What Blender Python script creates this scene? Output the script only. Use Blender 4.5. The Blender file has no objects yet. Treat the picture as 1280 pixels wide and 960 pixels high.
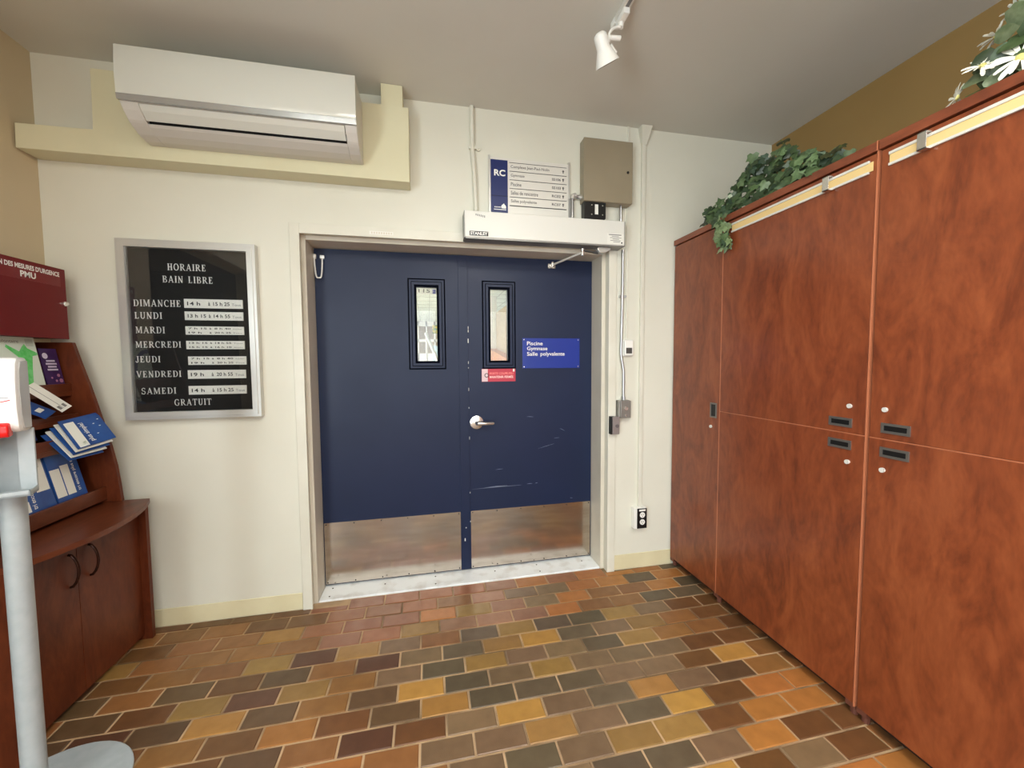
import bpy, bmesh, math, random
from mathutils import Vector, Matrix
random.seed(7)
SC = bpy.context.scene
COL = SC.collection
PI = math.pi

# ------------------------------------------------------------------ camera
CAMZ = 1.446
Rt = Vector((0.97839145, -0.20664884, -0.00681345))
Dn = Vector((-0.01852397, -0.05478688, -0.99832623))
Fw = Vector((0.20592967, 0.97688006, -0.05743097))
cam = bpy.data.cameras.new('camera')
cam.sensor_width = 36.0
cam.lens = 494.4 / 1280 * 36.0
cam.clip_start = 0.02
co = bpy.data.objects.new('camera', cam)
COL.objects.link(co)
m = Matrix((Rt, -Dn, -Fw)).transposed().to_4x4()
m.translation = Vector((0, 0, CAMZ))
co.matrix_world = m
SC.camera = co

# ------------------------------------------------------------------ world, lights, exposure
SC.view_settings.view_transform = 'Standard'
SC.view_settings.look = 'None'
SC.view_settings.gamma = 1
SC.view_settings.use_curve_mapping = False
SC.view_settings.exposure = 0.17
w = bpy.data.worlds.new('sky')
SC.world = w
w.use_nodes = True
bg = w.node_tree.nodes['Background']
bg.inputs[0].default_value = (0.80, 0.90, 1.0, 1)
bg.inputs[1].default_value = 1.0


def area(name, loc, rot, sx, sy, power, col):
    l = bpy.data.lights.new(name, 'AREA')
    l.shape = 'RECTANGLE'
    l.size, l.size_y = sx, sy
    l.energy = power
    l.color = col
    o = bpy.data.objects.new(name, l)
    COL.objects.link(o)
    o.location = loc
    o.rotation_euler = rot
    return o


WINDOW_POWER = 84.0
LAMP_STRENGTH = 20.0
TRACK_POWER = 0.8
# daylight entering through the street windows (left wall beside the camera, and the wall behind the camera)
area('daylight_window', (-1.90, -1.35, 1.4), (0, -PI / 2, 0), 1.9, 1.9, WINDOW_POWER * 1.45, (0.83, 0.94, 1.0))
area('daylight_window', (0.35, -2.62, 1.5), (-PI / 2, 0, PI), 2.6, 1.9, WINDOW_POWER * 0.50, (0.93, 0.97, 1.0))


# ------------------------------------------------------------------ materials
def lin(c):
    c = c / 255.0
    return c / 12.92 if c <= 0.04045 else ((c + 0.055) / 1.055) ** 2.4


def rgb(r, g, b):
    return (lin(r), lin(g), lin(b), 1.0)


MATS = {}


def mat(name, col, rough=0.5, metal=0.0, col2=None, scale=8.0, stretch=(1, 1, 1), lo=0.35, hi=0.65,
        bump=0.0, bscale=60.0, coat=0.0, objcol=False, emit=None, estr=0.0, spec=0.5, detail=4.0, dist=0.0, rvar=0.0):
    if name in MATS:
        return MATS[name]
    mt = bpy.data.materials.new(name)
    mt.use_nodes = True
    nt = mt.node_tree
    N, L = nt.nodes, nt.links
    b = N['Principled BSDF']
    b.inputs['Base Color'].default_value = col
    b.inputs['Roughness'].default_value = rough
    b.inputs['Metallic'].default_value = metal
    b.inputs['Coat Weight'].default_value = coat
    b.inputs['Coat Roughness'].default_value = 0.12
    b.inputs['Specular IOR Level'].default_value = spec
    tc = N.new('ShaderNodeTexCoord')
    mp = N.new('ShaderNodeMapping')
    mp.inputs['Scale'].default_value = stretch
    geo = N.new('ShaderNodeNewGeometry')
    L.new(geo.outputs['Position'], mp.inputs['Vector'])
    if col2 is not None or objcol:
        nz = N.new('ShaderNodeTexNoise')
        nz.inputs['Scale'].default_value = scale
        nz.inputs['Detail'].default_value = detail
        nz.inputs['Distortion'].default_value = dist
        L.new(mp.outputs[0], nz.inputs['Vector'])
        mr = N.new('ShaderNodeMapRange')
        mr.inputs[1].default_value = lo
        mr.inputs[2].default_value = hi
        L.new(nz.outputs['Fac'], mr.inputs[0])
        mx = N.new('ShaderNodeMix')
        mx.data_type = 'RGBA'
        L.new(mr.outputs[0], mx.inputs[0])
        if objcol:
            oi = N.new('ShaderNodeObjectInfo')
            mul = N.new('ShaderNodeMix')
            mul.data_type = 'RGBA'
            mul.blend_type = 'MULTIPLY'
            mul.inputs[0].default_value = 1.0
            L.new(oi.outputs['Color'], mul.inputs[6])
            mul.inputs[7].default_value = col2 or (0.7, 0.7, 0.7, 1)
            L.new(oi.outputs['Color'], mx.inputs[6])
            L.new(mul.outputs[2], mx.inputs[7])
        else:
            mx.inputs[6].default_value = col
            mx.inputs[7].default_value = col2
        L.new(mx.outputs[2], b.inputs['Base Color'])
        if rvar:
            rr = N.new('ShaderNodeMapRange')
            rr.inputs[1].default_value = 0.3
            rr.inputs[2].default_value = 0.7
            rr.inputs[3].default_value = rough - rvar
            rr.inputs[4].default_value = rough + rvar
            L.new(nz.outputs['Fac'], rr.inputs[0])
            L.new(rr.outputs[0], b.inputs['Roughness'])
    if bump:
        n2 = N.new('ShaderNodeTexNoise')
        n2.inputs['Scale'].default_value = bscale
        n2.inputs['Detail'].default_value = 3
        L.new(mp.outputs[0], n2.inputs['Vector'])
        bp = N.new('ShaderNodeBump')
        bp.inputs['Strength'].default_value = bump
        bp.inputs['Distance'].default_value = 0.002
        L.new(n2.outputs['Fac'], bp.inputs['Height'])
        L.new(bp.outputs[0], b.inputs['Normal'])
    if emit:
        b.inputs['Emission Color'].default_value = emit
        b.inputs['Emission Strength'].default_value = estr
    MATS[name] = mt
    return mt


def glassmat(name, tint=(1, 1, 1, 1), base=0.04, rough=0.0):
    """thin clear sheet: transparent with a Fresnel mirror on top"""
    mt = bpy.data.materials.new(name)
    mt.use_nodes = True
    nt = mt.node_tree
    N, L = nt.nodes, nt.links
    N.remove(N['Principled BSDF'])
    out = N['Material Output']
    tr = N.new('ShaderNodeBsdfTransparent')
    tr.inputs[0].default_value = tint
    gl = N.new('ShaderNodeBsdfGlossy')
    gl.inputs['Roughness'].default_value = rough
    fr = N.new('ShaderNodeFresnel')
    fr.inputs[0].default_value = 1.5
    ms = N.new('ShaderNodeMixShader')
    L.new(fr.outputs[0], ms.inputs[0])
    L.new(tr.outputs[0], ms.inputs[1])
    L.new(gl.outputs[0], ms.inputs[2])
    L.new(ms.outputs[0], out.inputs[0])
    return mt


def woodmat(name, c1, c2, c3, rough=0.34, coat=0.25, along='z', spec=0.45):
    mt = bpy.data.materials.new(name)
    mt.use_nodes = True
    nt = mt.node_tree
    N, L = nt.nodes, nt.links
    b = N['Principled BSDF']
    b.inputs['Roughness'].default_value = rough
    b.inputs['Coat Weight'].default_value = coat
    b.inputs['Coat Roughness'].default_value = 0.22
    b.inputs['Specular IOR Level'].default_value = spec
    geo = N.new('ShaderNodeNewGeometry')
    mp = N.new('ShaderNodeMapping')
    mp.inputs['Scale'].default_value = {'z': (1, 1, 0.34), 'y': (1, 0.34, 1), 'x': (0.34, 1, 1)}[along]
    L.new(geo.outputs['Position'], mp.inputs[0])
    n1 = N.new('ShaderNodeTexNoise')
    n1.inputs['Scale'].default_value = 7
    n1.inputs['Detail'].default_value = 6
    n1.inputs['Roughness'].default_value = 0.62
    n1.inputs['Distortion'].default_value = 1.6
    L.new(mp.outputs[0], n1.inputs['Vector'])
    n2 = N.new('ShaderNodeTexNoise')
    n2.inputs['Scale'].default_value = 60
    n2.inputs['Detail'].default_value = 3
    L.new(mp.outputs[0], n2.inputs['Vector'])
    ad = N.new('ShaderNodeMath')
    ad.operation = 'MULTIPLY_ADD'
    ad.inputs[1].default_value = 0.30
    L.new(n2.outputs['Fac'], ad.inputs[0])
    L.new(n1.outputs['Fac'], ad.inputs[2])
    cr = N.new('ShaderNodeValToRGB')
    e = cr.color_ramp.elements
    e[0].position = 0.46
    e[0].color = c3
    e[1].position = 0.84
    e[1].color = c2
    k = e.new(0.63)
    k.color = c1
    L.new(ad.outputs[0], cr.inputs[0])
    L.new(cr.outputs[0], b.inputs['Base Color'])
    MATS[name] = mt
    return mt


M_wall = mat('cream_wall_paint', rgb(221, 220, 206), 0.5, col2=rgb(215, 214, 199), scale=1.6, bump=0.12, bscale=40)
M_wall2 = mat('warm_wall_paint', rgb(206, 191, 160), 0.6, col2=rgb(200, 185, 153), scale=1.6, bump=0.12, bscale=40)
M_brown = mat('olive_brown_paint', rgb(152, 122, 72), 0.6, col2=rgb(146, 116, 67), scale=2.0, bump=0.1)
M_ceil = mat('ceiling_paint', rgb(212, 211, 202), 0.7, col2=rgb(207, 206, 196), scale=1.5, bump=0.1, bscale=50)
M_trim = mat('cream_trim_paint', rgb(221, 220, 206), 0.38, col2=rgb(214, 212, 197), scale=5)
M_frame = mat('door_frame_paint', rgb(214, 208, 192), 0.35, col2=rgb(205, 198, 182), scale=4)
M_base = mat('vinyl_baseboard', rgb(222, 215, 180), 0.4, col2=rgb(214, 205, 168), scale=5)
M_panel = mat('cream_board', rgb(216, 212, 180), 0.5, col2=rgb(212, 207, 174), scale=3)
M_grout = mat('grout', rgb(188, 158, 122), 0.85, col2=rgb(120, 98, 72), scale=3.0, lo=0.42, hi=0.62, bump=0.3, bscale=150)
M_tile = mat('quarry_tile', (1, 1, 1, 1), 0.36, col2=(0.80, 0.78, 0.76, 1), scale=16, objcol=True, bump=0.22, bscale=260, rvar=0.08, lo=0.3, hi=0.72)
M_tile2 = mat('quarry_tile_field', rgb(150, 98, 56), 0.38, col2=rgb(96, 68, 44), scale=5, bump=0.2, bscale=260, lo=0.45, hi=0.55)
M_door = mat('navy_door_paint', rgb(26, 38, 67), 0.42, spec=0.30, col2=rgb(23, 35, 63), scale=2.2, bump=0.05, bscale=90, rvar=0.05)
M_navy = mat('navy_frame_paint', rgb(22, 32, 58), 0.4, spec=0.25)
M_steel = mat('stainless_plate', rgb(206, 196, 184), 0.17, 1.0, col2=rgb(192, 181, 168), scale=5, stretch=(1, 1, 7), rvar=0.03)
M_thr = mat('painted_threshold', rgb(236, 241, 242), 0.45, col2=rgb(206, 206, 202), scale=9, lo=0.5, hi=0.72)
M_chrome = mat('brushed_chrome', rgb(226, 224, 218), 0.25, 0.9)
M_emt = mat('galvanized_tube', rgb(190, 192, 194), 0.3, 1.0)
M_alu = mat('aluminium', rgb(204, 203, 198), 0.36, 0.55)
M_aluw = mat('pale_aluminium', rgb(222, 220, 212), 0.4, 0.2)
M_white = mat('white_plastic', rgb(236, 236, 230), 0.32)
M_acw = mat('glossy_white_plastic', rgb(214, 215, 205), 0.12, coat=0.3)
M_acg = mat('grey_white_plastic', rgb(208, 205, 197), 0.3)
M_strip = mat('silver_strip', rgb(176, 178, 178), 0.14, 0.55)
M_black = mat('black_plastic', rgb(14, 14, 14), 0.4)
M_dark = mat('dark_void', rgb(8, 7, 7), 0.8)
M_felt = mat('black_letter_felt', rgb(20, 20, 19), 0.85, col2=rgb(15, 15, 14), scale=200)
M_letter = mat('white_letter', rgb(240, 240, 235), 0.5)
M_ink = mat('black_ink', rgb(40, 40, 42), 0.6)
M_dgrey = mat('dark_grey_ink', rgb(74, 74, 74), 0.6)
M_grey = mat('grey_ink', rgb(120, 120, 118), 0.6)
M_blue = mat('navy_sign_blue', rgb(14, 34, 96), 0.35)
M_blue2 = mat('royal_sign_blue', rgb(12, 46, 142), 0.3)
M_red = mat('red_enamel', rgb(106, 6, 11), 0.38, col2=rgb(100, 5, 10), scale=3, spec=0.3)
M_redl = mat('red_label', rgb(190, 44, 66), 0.35)
M_beige = mat('beige_enamel', rgb(148, 137, 114), 0.4, col2=rgb(143, 132, 109), scale=4)
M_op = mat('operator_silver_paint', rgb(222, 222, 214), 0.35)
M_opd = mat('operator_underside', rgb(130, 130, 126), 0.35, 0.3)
M_yel = mat('cream_card', rgb(226, 196, 134), 0.55)
M_soap = mat('pale_grey_enamel', rgb(170, 178, 181), 0.38, col2=rgb(163, 172, 175), scale=30)
M_soapw = mat('dispenser_white', rgb(240, 241, 240), 0.25)
M_soapg = mat('dispenser_side_grey', rgb(196, 197, 195), 0.2)
M_redp = mat('red_plastic', rgb(226, 30, 30), 0.25)
M_paper = mat('white_paper', rgb(232, 232, 224), 0.6)
M_pblue = mat('brochure_blue', rgb(36, 84, 156), 0.4, col2=rgb(28, 66, 132), scale=12)
M_pgreen = mat('brochure_green', rgb(72, 196, 84), 0.5, col2=rgb(120, 214, 130), scale=40)
M_purp = mat('brochure_purple', rgb(66, 34, 92), 0.45, col2=rgb(52, 26, 78), scale=30)
M_lgrn = mat('brochure_pale_green', rgb(214, 226, 212), 0.6)
M_wood = woodmat('cherry_laminate', rgb(125, 61, 32), rgb(143, 75, 41), rgb(103, 48, 25))
M_woody = woodmat('cherry_laminate_top', rgb(124, 64, 40), rgb(140, 75, 48), rgb(104, 52, 32), along='y')
M_edge = mat('edge_band_highlight', rgb(184, 112, 78), 0.35)  # edge banding, lightened by a painted bevel highlight
M_wood2 = woodmat('mahogany_laminate', rgb(92, 42, 22), rgb(106, 52, 28), rgb(76, 33, 16), rough=0.42, coat=0.03, spec=0.22)
M_wood2y = woodmat('mahogany_laminate_top', rgb(98, 48, 26), rgb(110, 56, 33), rgb(82, 38, 19), rough=0.38, coat=0.10, along='y', spec=0.3)
M_bronze = mat('dark_bronze', rgb(58, 30, 20), 0.25, 0.6)
M_leaf = mat('ivy_leaf', (1, 1, 1, 1), 0.42, col2=(0.55, 0.62, 0.5, 1), scale=45, objcol=True)
M_stem = mat('plant_stem', rgb(92, 100, 52), 0.6)
M_petal = mat('white_petal', rgb(242, 240, 222), 0.5)
M_fcent = mat('flower_centre', rgb(206, 198, 120), 0.6)
M_clear = glassmat('clear_glass')
M_cwall = mat('corridor_white', rgb(238, 238, 232), 0.6)
M_brick = None


# ------------------------------------------------------------------ geometry helpers
def bx(bm, x0, x1, y0, y1, z0, z1):
    v = [bm.verts.new((x, y, z)) for z in (z0, z1) for y in (y0, y1) for x in (x0, x1)]
    for f in ((0, 2, 3, 1), (4, 5, 7, 6), (0, 1, 5, 4), (2, 6, 7, 3), (0, 4, 6, 2), (1, 3, 7, 5)):
        bm.faces.new([v[i] for i in f])
    return v


def BX(*a):
    bm = bmesh.new()
    bx(bm, *a)
    return bm


def ring(bm, c, u, v, r, n):
    return [bm.verts.new(c + u * (r * math.cos(2 * PI * i / n)) + v * (r * math.sin(2 * PI * i / n))) for i in range(n)]


def frame_of(d):
    d = d.normalized()
    a = Vector((0, 0, 1)) if abs(d.z) < 0.9 else Vector((1, 0, 0))
    u = d.cross(a).normalized()
    return u, d.cross(u).normalized()


def tube(bm, pts, r, n=10, cap=True):
    pts = [Vector(p) for p in pts]
    rs = r if isinstance(r, (list, tuple)) else [r] * len(pts)
    prev = None
    u = None
    first = None
    for i, p in enumerate(pts):
        d = (pts[min(i + 1, len(pts) - 1)] - pts[max(i - 1, 0)])
        if d.length < 1e-9:
            d = Vector((0, 0, 1))
        d.normalize()
        if u is None:
            u, v = frame_of(d)
        else:
            u = (u - d * u.dot(d))
            u.normalize()
            v = d.cross(u).normalized()
        rg = ring(bm, p, u, v, rs[i], n)
        if prev:
            for k in range(n):
                bm.faces.new((prev[k], prev[(k + 1) % n], rg[(k + 1) % n], rg[k]))
        else:
            first = rg
        prev = rg
    if cap:
        bm.faces.new(first[::-1])
        bm.faces.new(prev)


def TUBE(pts, r, n=10):
    bm = bmesh.new()
    tube(bm, pts, r, n)
    return bm


def prism(bm, poly, fn, a, b):
    """poly: 2D list; fn(p, t)->3D; extruded from t=a to t=b"""
    A = [bm.verts.new(fn(p, a)) for p in poly]
    B = [bm.verts.new(fn(p, b)) for p in poly]
    n = len(poly)
    bm.faces.new(A)
    bm.faces.new(B[::-1])
    for i in range(n):
        bm.faces.new((A[i], B[i], B[(i + 1) % n], A[(i + 1) % n]))


ORG = {}


def root_of(o):
    while o.parent:
        o = o.parent
    return o


def obj(name, bm, mt, parent=None, bevel=0.0, smooth=False, origin=None, seg=2):
    bmesh.ops.recalc_face_normals(bm, faces=bm.faces[:])
    if bevel > 0:
        ed = [e for e in bm.edges if len(e.link_faces) == 2 and e.calc_face_angle(0) > 0.6]
        bmesh.ops.bevel(bm, geom=ed, offset=bevel, segments=seg, affect='EDGES', profile=0.5, clamp_overlap=True)
    me = bpy.data.meshes.new(name)
    if parent is not None:
        og = ORG[root_of(parent).name]
    else:
        if origin is None:
            xs = [v.co for v in bm.verts]
            lo = Vector((min(p.x for p in xs), min(p.y for p in xs), min(p.z for p in xs)))
            hi = Vector((max(p.x for p in xs), max(p.y for p in xs), max(p.z for p in xs)))
            origin = ((lo.x + hi.x) / 2, (lo.y + hi.y) / 2, lo.z)
        og = Vector(origin)
    bmesh.ops.translate(bm, verts=bm.verts[:], vec=-og)
    bm.to_mesh(me)
    bm.free()
    for p in me.polygons:
        p.use_smooth = smooth
    o = bpy.data.objects.new(name, me)
    COL.objects.link(o)
    me.materials.append(mt)
    if parent is not None:
        o.parent = parent
    else:
        o.location = og
        ORG[o.name] = og
    if smooth:
        try:
            me.set_sharp_from_angle(angle=math.radians(40))
        except Exception:
            pass
    return o


def tag(o, label, cat, group=None):
    o['label'] = label
    o['category'] = cat
    if group:
        o['group'] = group
    return o


def struct(o):
    o['kind'] = 'structure'
    return o


def thing(name, loc, label, cat, group=None):
    o = bpy.data.objects.new(name, None)
    COL.objects.link(o)
    o.location = loc
    o.empty_display_size = 0.1
    ORG[o.name] = Vector(loc)
    return tag(o, label, cat, group)


def text_polys(s, bold=0.0):
    cu = bpy.data.curves.new('t', 'FONT')
    cu.body = s
    cu.offset = bold
    cu.resolution_u = 3
    o = bpy.data.objects.new('t', cu)
    COL.objects.link(o)
    dg = bpy.context.evaluated_depsgraph_get()
    dg.update()
    me = bpy.data.meshes.new_from_object(o.evaluated_get(dg))
    V = [v.co.copy() for v in me.vertices]
    Fc = [tuple(p.vertices) for p in me.polygons]
    bpy.data.objects.remove(o)
    bpy.data.curves.remove(cu)
    bpy.data.meshes.remove(me)
    return V, Fc


def text(name, s, o, u, v, l, r, b, t, mt, parent, bold=0.0):
    """flat lettering in the plane o + u*x + v*y fitted to the rectangle l..r, b..t"""
    V, Fc = text_polys(s, bold)
    x0 = min(p.x for p in V)
    x1 = max(p.x for p in V)
    y0 = min(p.y for p in V)
    y1 = max(p.y for p in V)
    o, u, v = Vector(o), Vector(u), Vector(v)
    bm = bmesh.new()
    vs = [bm.verts.new(o + u * (l + (p.x - x0) / (x1 - x0) * (r - l)) + v * (b + (p.y - y0) / (y1 - y0) * (t - b))) for p in V]
    for f in Fc:
        try:
            bm.faces.new([vs[i] for i in f])
        except ValueError:
            pass
    return obj(name, bm, mt, parent)


def wtext(name, s, y, l, r, b, t, mt, parent, bold=0.0):
    return text(name, s, (0, y, 0), (1, 0, 0), (0, 0, 1), l, r, b, t, mt, parent, bold)


# ------------------------------------------------------------------ the room shell
XL, XR, YB, YF, ZC = -1.868, 2.41, 2.45, -2.6, 2.962
DX0, DX1, DZ = -0.674, 1.143, 2.147          # clear door opening
TH = 0.40

bm = bmesh.new()
bx(bm, XL - 0.2, -0.70, YB, YB + TH, 0, ZC)
bx(bm, 1.17, XR + 0.2, YB, YB + TH, 0, ZC)
bx(bm, -0.70, 1.17, YB, YB + TH, 2.175, ZC)
wall_back = struct(obj('wall_back', bm, M_wall, origin=(0, YB, 0)))
bm = bmesh.new()   # left wall: solid by the rack, a wide dim doorway, then a street window
for a, b_, c, d in ((1.60, YB, 0, ZC), (-0.15, 1.60, 2.42, ZC), (-0.40, -0.15, 0, ZC), (-2.30, -0.40, 0, 0.45), (-2.30, -0.40, 2.35, ZC), (YF - 0.2, -2.30, 0, ZC)):
    bx(bm, XL - 0.2, XL, a, b_, c, d)
wall_left = struct(obj('wall_left', bm, M_wall2, origin=(XL, 0, 0)))
wn = struct(obj('window_3', BX(XL - 0.112, XL - 0.108, -2.30, -0.40, 0.45, 2.35), M_clear))
bm = bmesh.new()
for q in ((-2.30, -2.25, 0.45, 2.35), (-0.45, -0.40, 0.45, 2.35), (-2.25, -0.45, 0.45, 0.50), (-2.25, -0.45, 2.30, 2.35), (-1.375, -1.325, 0.5, 2.3)):
    bx(bm, XL - 0.14, XL - 0.08, q[0], q[1], q[2], q[3])
obj('window_frame', bm, M_alu, wn)
bm = bmesh.new()   # dim passage beyond the doorway
bx(bm, -4.2, XL - 0.2, 1.60, 1.70, 0, 2.52)
bx(bm, -4.2, XL - 0.2, -0.25, -0.15, 0, 2.52)
bx(bm, -4.3, -4.2, -0.25, 1.70, 0, 2.52)
bx(bm, -4.3, XL - 0.2, -0.25, 1.70, 2.42, 2.52)
bx(bm, -4.3, XL - 0.2, -0.25, 1.70, -0.2, 0)
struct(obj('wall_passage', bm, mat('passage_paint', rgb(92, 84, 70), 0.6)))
wall_right = struct(obj('wall_right', BX(XR, XR + 0.2, YF - 0.2, YB, 0, ZC), M_brown))
bm = bmesh.new()   # wall behind the camera with two street windows
for a, b_, c, d in ((XL, -1.45, 0, ZC), (0.15, 0.55, 0, ZC), (2.15, XR, 0, ZC), (-1.45, 0.15, 0, 0.5), (0.55, 2.15, 0, 0.5),
                    (-1.45, 0.15, 2.5, ZC), (0.55, 2.15, 2.5, ZC)):
    bx(bm, a, b_, YF - 0.2, YF, c, d)
struct(obj('wall_front', bm, M_wall2, origin=(0, YF, 0)))
for i, (a, b_) in enumerate(((-1.45, 0.15), (0.55, 2.15))):
    wn = struct(obj('window_%d' % (i + 1), BX(a, b_, YF - 0.112, YF - 0.108, 0.5, 2.5), M_clear))
    bm = bmesh.new()
    for q in ((a, a + 0.05, 0.5, 2.5), (b_ - 0.05, b_, 0.5, 2.5), (a, b_, 0.5, 0.55), (a, b_, 2.45, 2.5), ((a + b_) / 2 - 0.025, (a + b_) / 2 + 0.025, 0.5, 2.5)):
        bx(bm, q[0], q[1], YF - 0.14, YF - 0.08, q[2], q[3])
    obj('window_frame', bm, M_alu, wn)
ceiling = struct(obj('ceiling', BX(XL - 0.2, XR + 0.2, YF - 0.2, YB + TH, ZC, ZC + 0.2), M_ceil))

# floor: grout bed with running-bond quarry tiles
bm = BX(XL - 0.2, XR + 0.2, YF - 0.2, 2.50, -0.2, 0.0)
floor_ = struct(obj('floor', bm, M_grout, origin=(0, 0, 0)))
TC = {'T': (148, 102, 58), 'B': (118, 80, 47), 'R': (156, 101, 70), 'P': (158, 114, 86), 'O': (178, 117, 60), 'Y': (186, 138, 70),  # floor haze and the sheen near the door are mixed into these colours
      'y': (160, 124, 68), 'M': (104, 69, 50), 'D': (104, 79, 54), 'G': (104, 89, 68), 'g': (132, 107, 78)}
ROWS = {6: 'BBBBRRRRRPOROOOG', 5: 'TTTBBRRRTPggOOGO', 4: 'BTTYRRROyPgOTTOG', 3: 'yTTTTPRyPPPOTTGG', 2: 'BTTyMygTGyGGygBB',
        1: 'DTDBDTMgGyYGgyTB', 0: 'DByMyTgGyggGyTTB', -1: 'DMDYDTDYGgygggBB', -2: 'BTBOBDYGGGggBYT', -3: 'BBBBDTMBgYgGYgDT',
        -4: 'BBBBBOTggygGYBOO', -5: 'BTTBTBgTgGgyyBOO', -6: 'TBGBDTTBggGGgOBB', -7: 'BTGDBTyGBDgTYBgB', -8: 'GTBDTYBGBgDTBTOO'}
random.seed(11)
# number in row: list runs from n=14 (left) down to n=-1 (right); row -2 skips n=14
TP = 0.009


def tile_mesh(wd, dp, ht=0.0035, ch=0.003):
    bm = bmesh.new()
    a, b_ = wd / 2, dp / 2
    lo = [bm.verts.new((sx * a, sy * b_, -0.004)) for sx, sy in ((-1, -1), (1, -1), (1, 1), (-1, 1))]
    md = [bm.verts.new((sx * a, sy * b_, ht - 0.0018)) for sx, sy in ((-1, -1), (1, -1), (1, 1), (-1, 1))]
    hi = [bm.verts.new((sx * (a - ch), sy * (b_ - ch), ht)) for sx, sy in ((-1, -1), (1, -1), (1, 1), (-1, 1))]
    bm.faces.new(hi)
    for i in range(4):
        j = (i + 1) % 4
        bm.faces.new((lo[i], lo[j], md[j], md[i]))
        bm.faces.new((md[i], md[j], hi[j], hi[i]))
    me = bpy.data.meshes.new('tile')
    bmesh.ops.recalc_face_normals(bm, faces=bm.faces[:])
    bm.to_mesh(me)
    bm.free()
    me.materials.append(M_tile)
    return me


TM = {}


def yrow(k):
    return 1.817 + 0.1005 * k + (0.0006 * k * k if k > 0 else 0)


def clip_tile(x0, x1, y0, y1):
    x0, x1 = max(x0, XL + 0.003), min(x1, XR - 0.003)
    if y1 > YB - 0.008:
        if x1 < DX0 - 0.012 or x0 > DX1 + 0.012:
            y1 = YB - 0.008
        else:
            y1 = min(y1, 2.493) if (x0 > -0.69 and x1 < 1.16) else YB - 0.016
    return x0, x1, y0, y1


rest = bmesh.new()
count = 0
for k in range(7, -45, -1):
    pt = 0.2015 + 0.00055 * max(k, 0)
    a0 = 1.353 - (k % 2) * 0.1
    dy = 0.1005 + (0.0006 * (2 * k) if k > 0 else 0)
    for n in range(-7, 19):
        x0 = a0 - n * pt + TP / 2
        x1 = x0 + pt - TP
        yc = yrow(k)
        y0, y1 = yc - dy / 2 + TP / 2, yc + dy / 2 - TP / 2
        if x1 < XL + 0.03 or x0 > XR - 0.03 or y1 < YF:
            continue
        x0, x1, y0, y1 = clip_tile(x0, x1, y0, y1)
        if y1 - y0 < 0.006:
            continue
        xc = (x0 + x1) / 2
        # visible wedge of the floor: these tiles are separate pieces
        vis = k >= -10 and -1.56 < xc < 1.72 and (k > -3 or xc > (-1.15 - 0.33 * (k + 3)))
        if vis and count < 298:
            row = ROWS.get(k, 'RRRRRRRRRRRRRRRR')
            nn = 14 - n if k != -2 else 13 - n
            ch = row[nn] if 0 <= nn < len(row) else random.choice('BBTDG')
            key = (round(x1 - x0, 4), round(y1 - y0, 4))
            if key not in TM:
                TM[key] = tile_mesh(x1 - x0, y1 - y0)
            o = bpy.data.objects.new('tile', TM[key])
            COL.objects.link(o)
            o.parent = floor_
            o.location = (xc, (y0 + y1) / 2, random.uniform(-0.0006, 0.0006))
            o.rotation_euler = (random.uniform(-0.003, 0.003), random.uniform(-0.003, 0.003), random.uniform(-0.004, 0.004))
            c = TC[ch]
            j = random.uniform(0.93, 1.07) * 0.93
            o.color = (lin(c[0] * j), lin(c[1] * j * random.uniform(0.97, 1.03)), lin(c[2] * j), 1)
            count += 1
        else:
            bx(rest, x0, x1, y0, y1, -0.003, 0.0032)
o = obj('tile_field', rest, M_tile2, floor_)
o['kind'] = 'stuff'

# baseboards
struct(obj('baseboard_left', BX(XL, -0.745, YB - 0.006, YB, 0.0045, 0.102), M_base, bevel=0.002))
struct(obj('baseboard_right', BX(1.226, 1.66, YB - 0.006, YB, 0.0045, 0.108), M_base, bevel=0.002))

# flat casing around the door frame
bm = bmesh.new()
cy = YB - 0.014
for q in ((-0.742, -0.690, 0.0, 2.222), (1.168, 1.222, 0.0, 2.222), (-0.690, 1.168, 2.166, 2.222)):
    bx(bm, q[0], q[1], cy, YB, q[2], q[3])
struct(obj('trim_1', bm, M_trim, bevel=0.002))
bm = bmesh.new()   # pressed-metal door frame: lip and deep jambs
for q in ((-0.70, DX0, 0.0, 2.175), (DX1, 1.17, 0.0, 2.175), (DX0, DX1, DZ, 2.175)):
    bx(bm, q[0], q[1], 2.492, 2.86, q[2], q[3])
struct(obj('trim_2', bm, M_frame, bevel=0.003))
tag(obj('threshold', BX(DX0 + 0.001, DX1 - 0.001, 2.497, 2.86, -0.05, 0.012), M_thr, bevel=0.004),
    'worn white-painted flat threshold plate under the navy double doors', 'threshold')
th = bpy.data.objects['threshold']
for i, x in enumerate((-0.62, -0.3, 0.02, 0.42, 0.72, 1.05)):
    for y in ((2.53, 2.62) if i % 2 == 0 else (2.60,)):
        obj('screw', TUBE([(x, y, 0.010), (x, y, 0.0135)], 0.005, 8), M_dark, th)


# ------------------------------------------------------------------ the navy double door
DY = 2.655      # front face of the leaves


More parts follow.
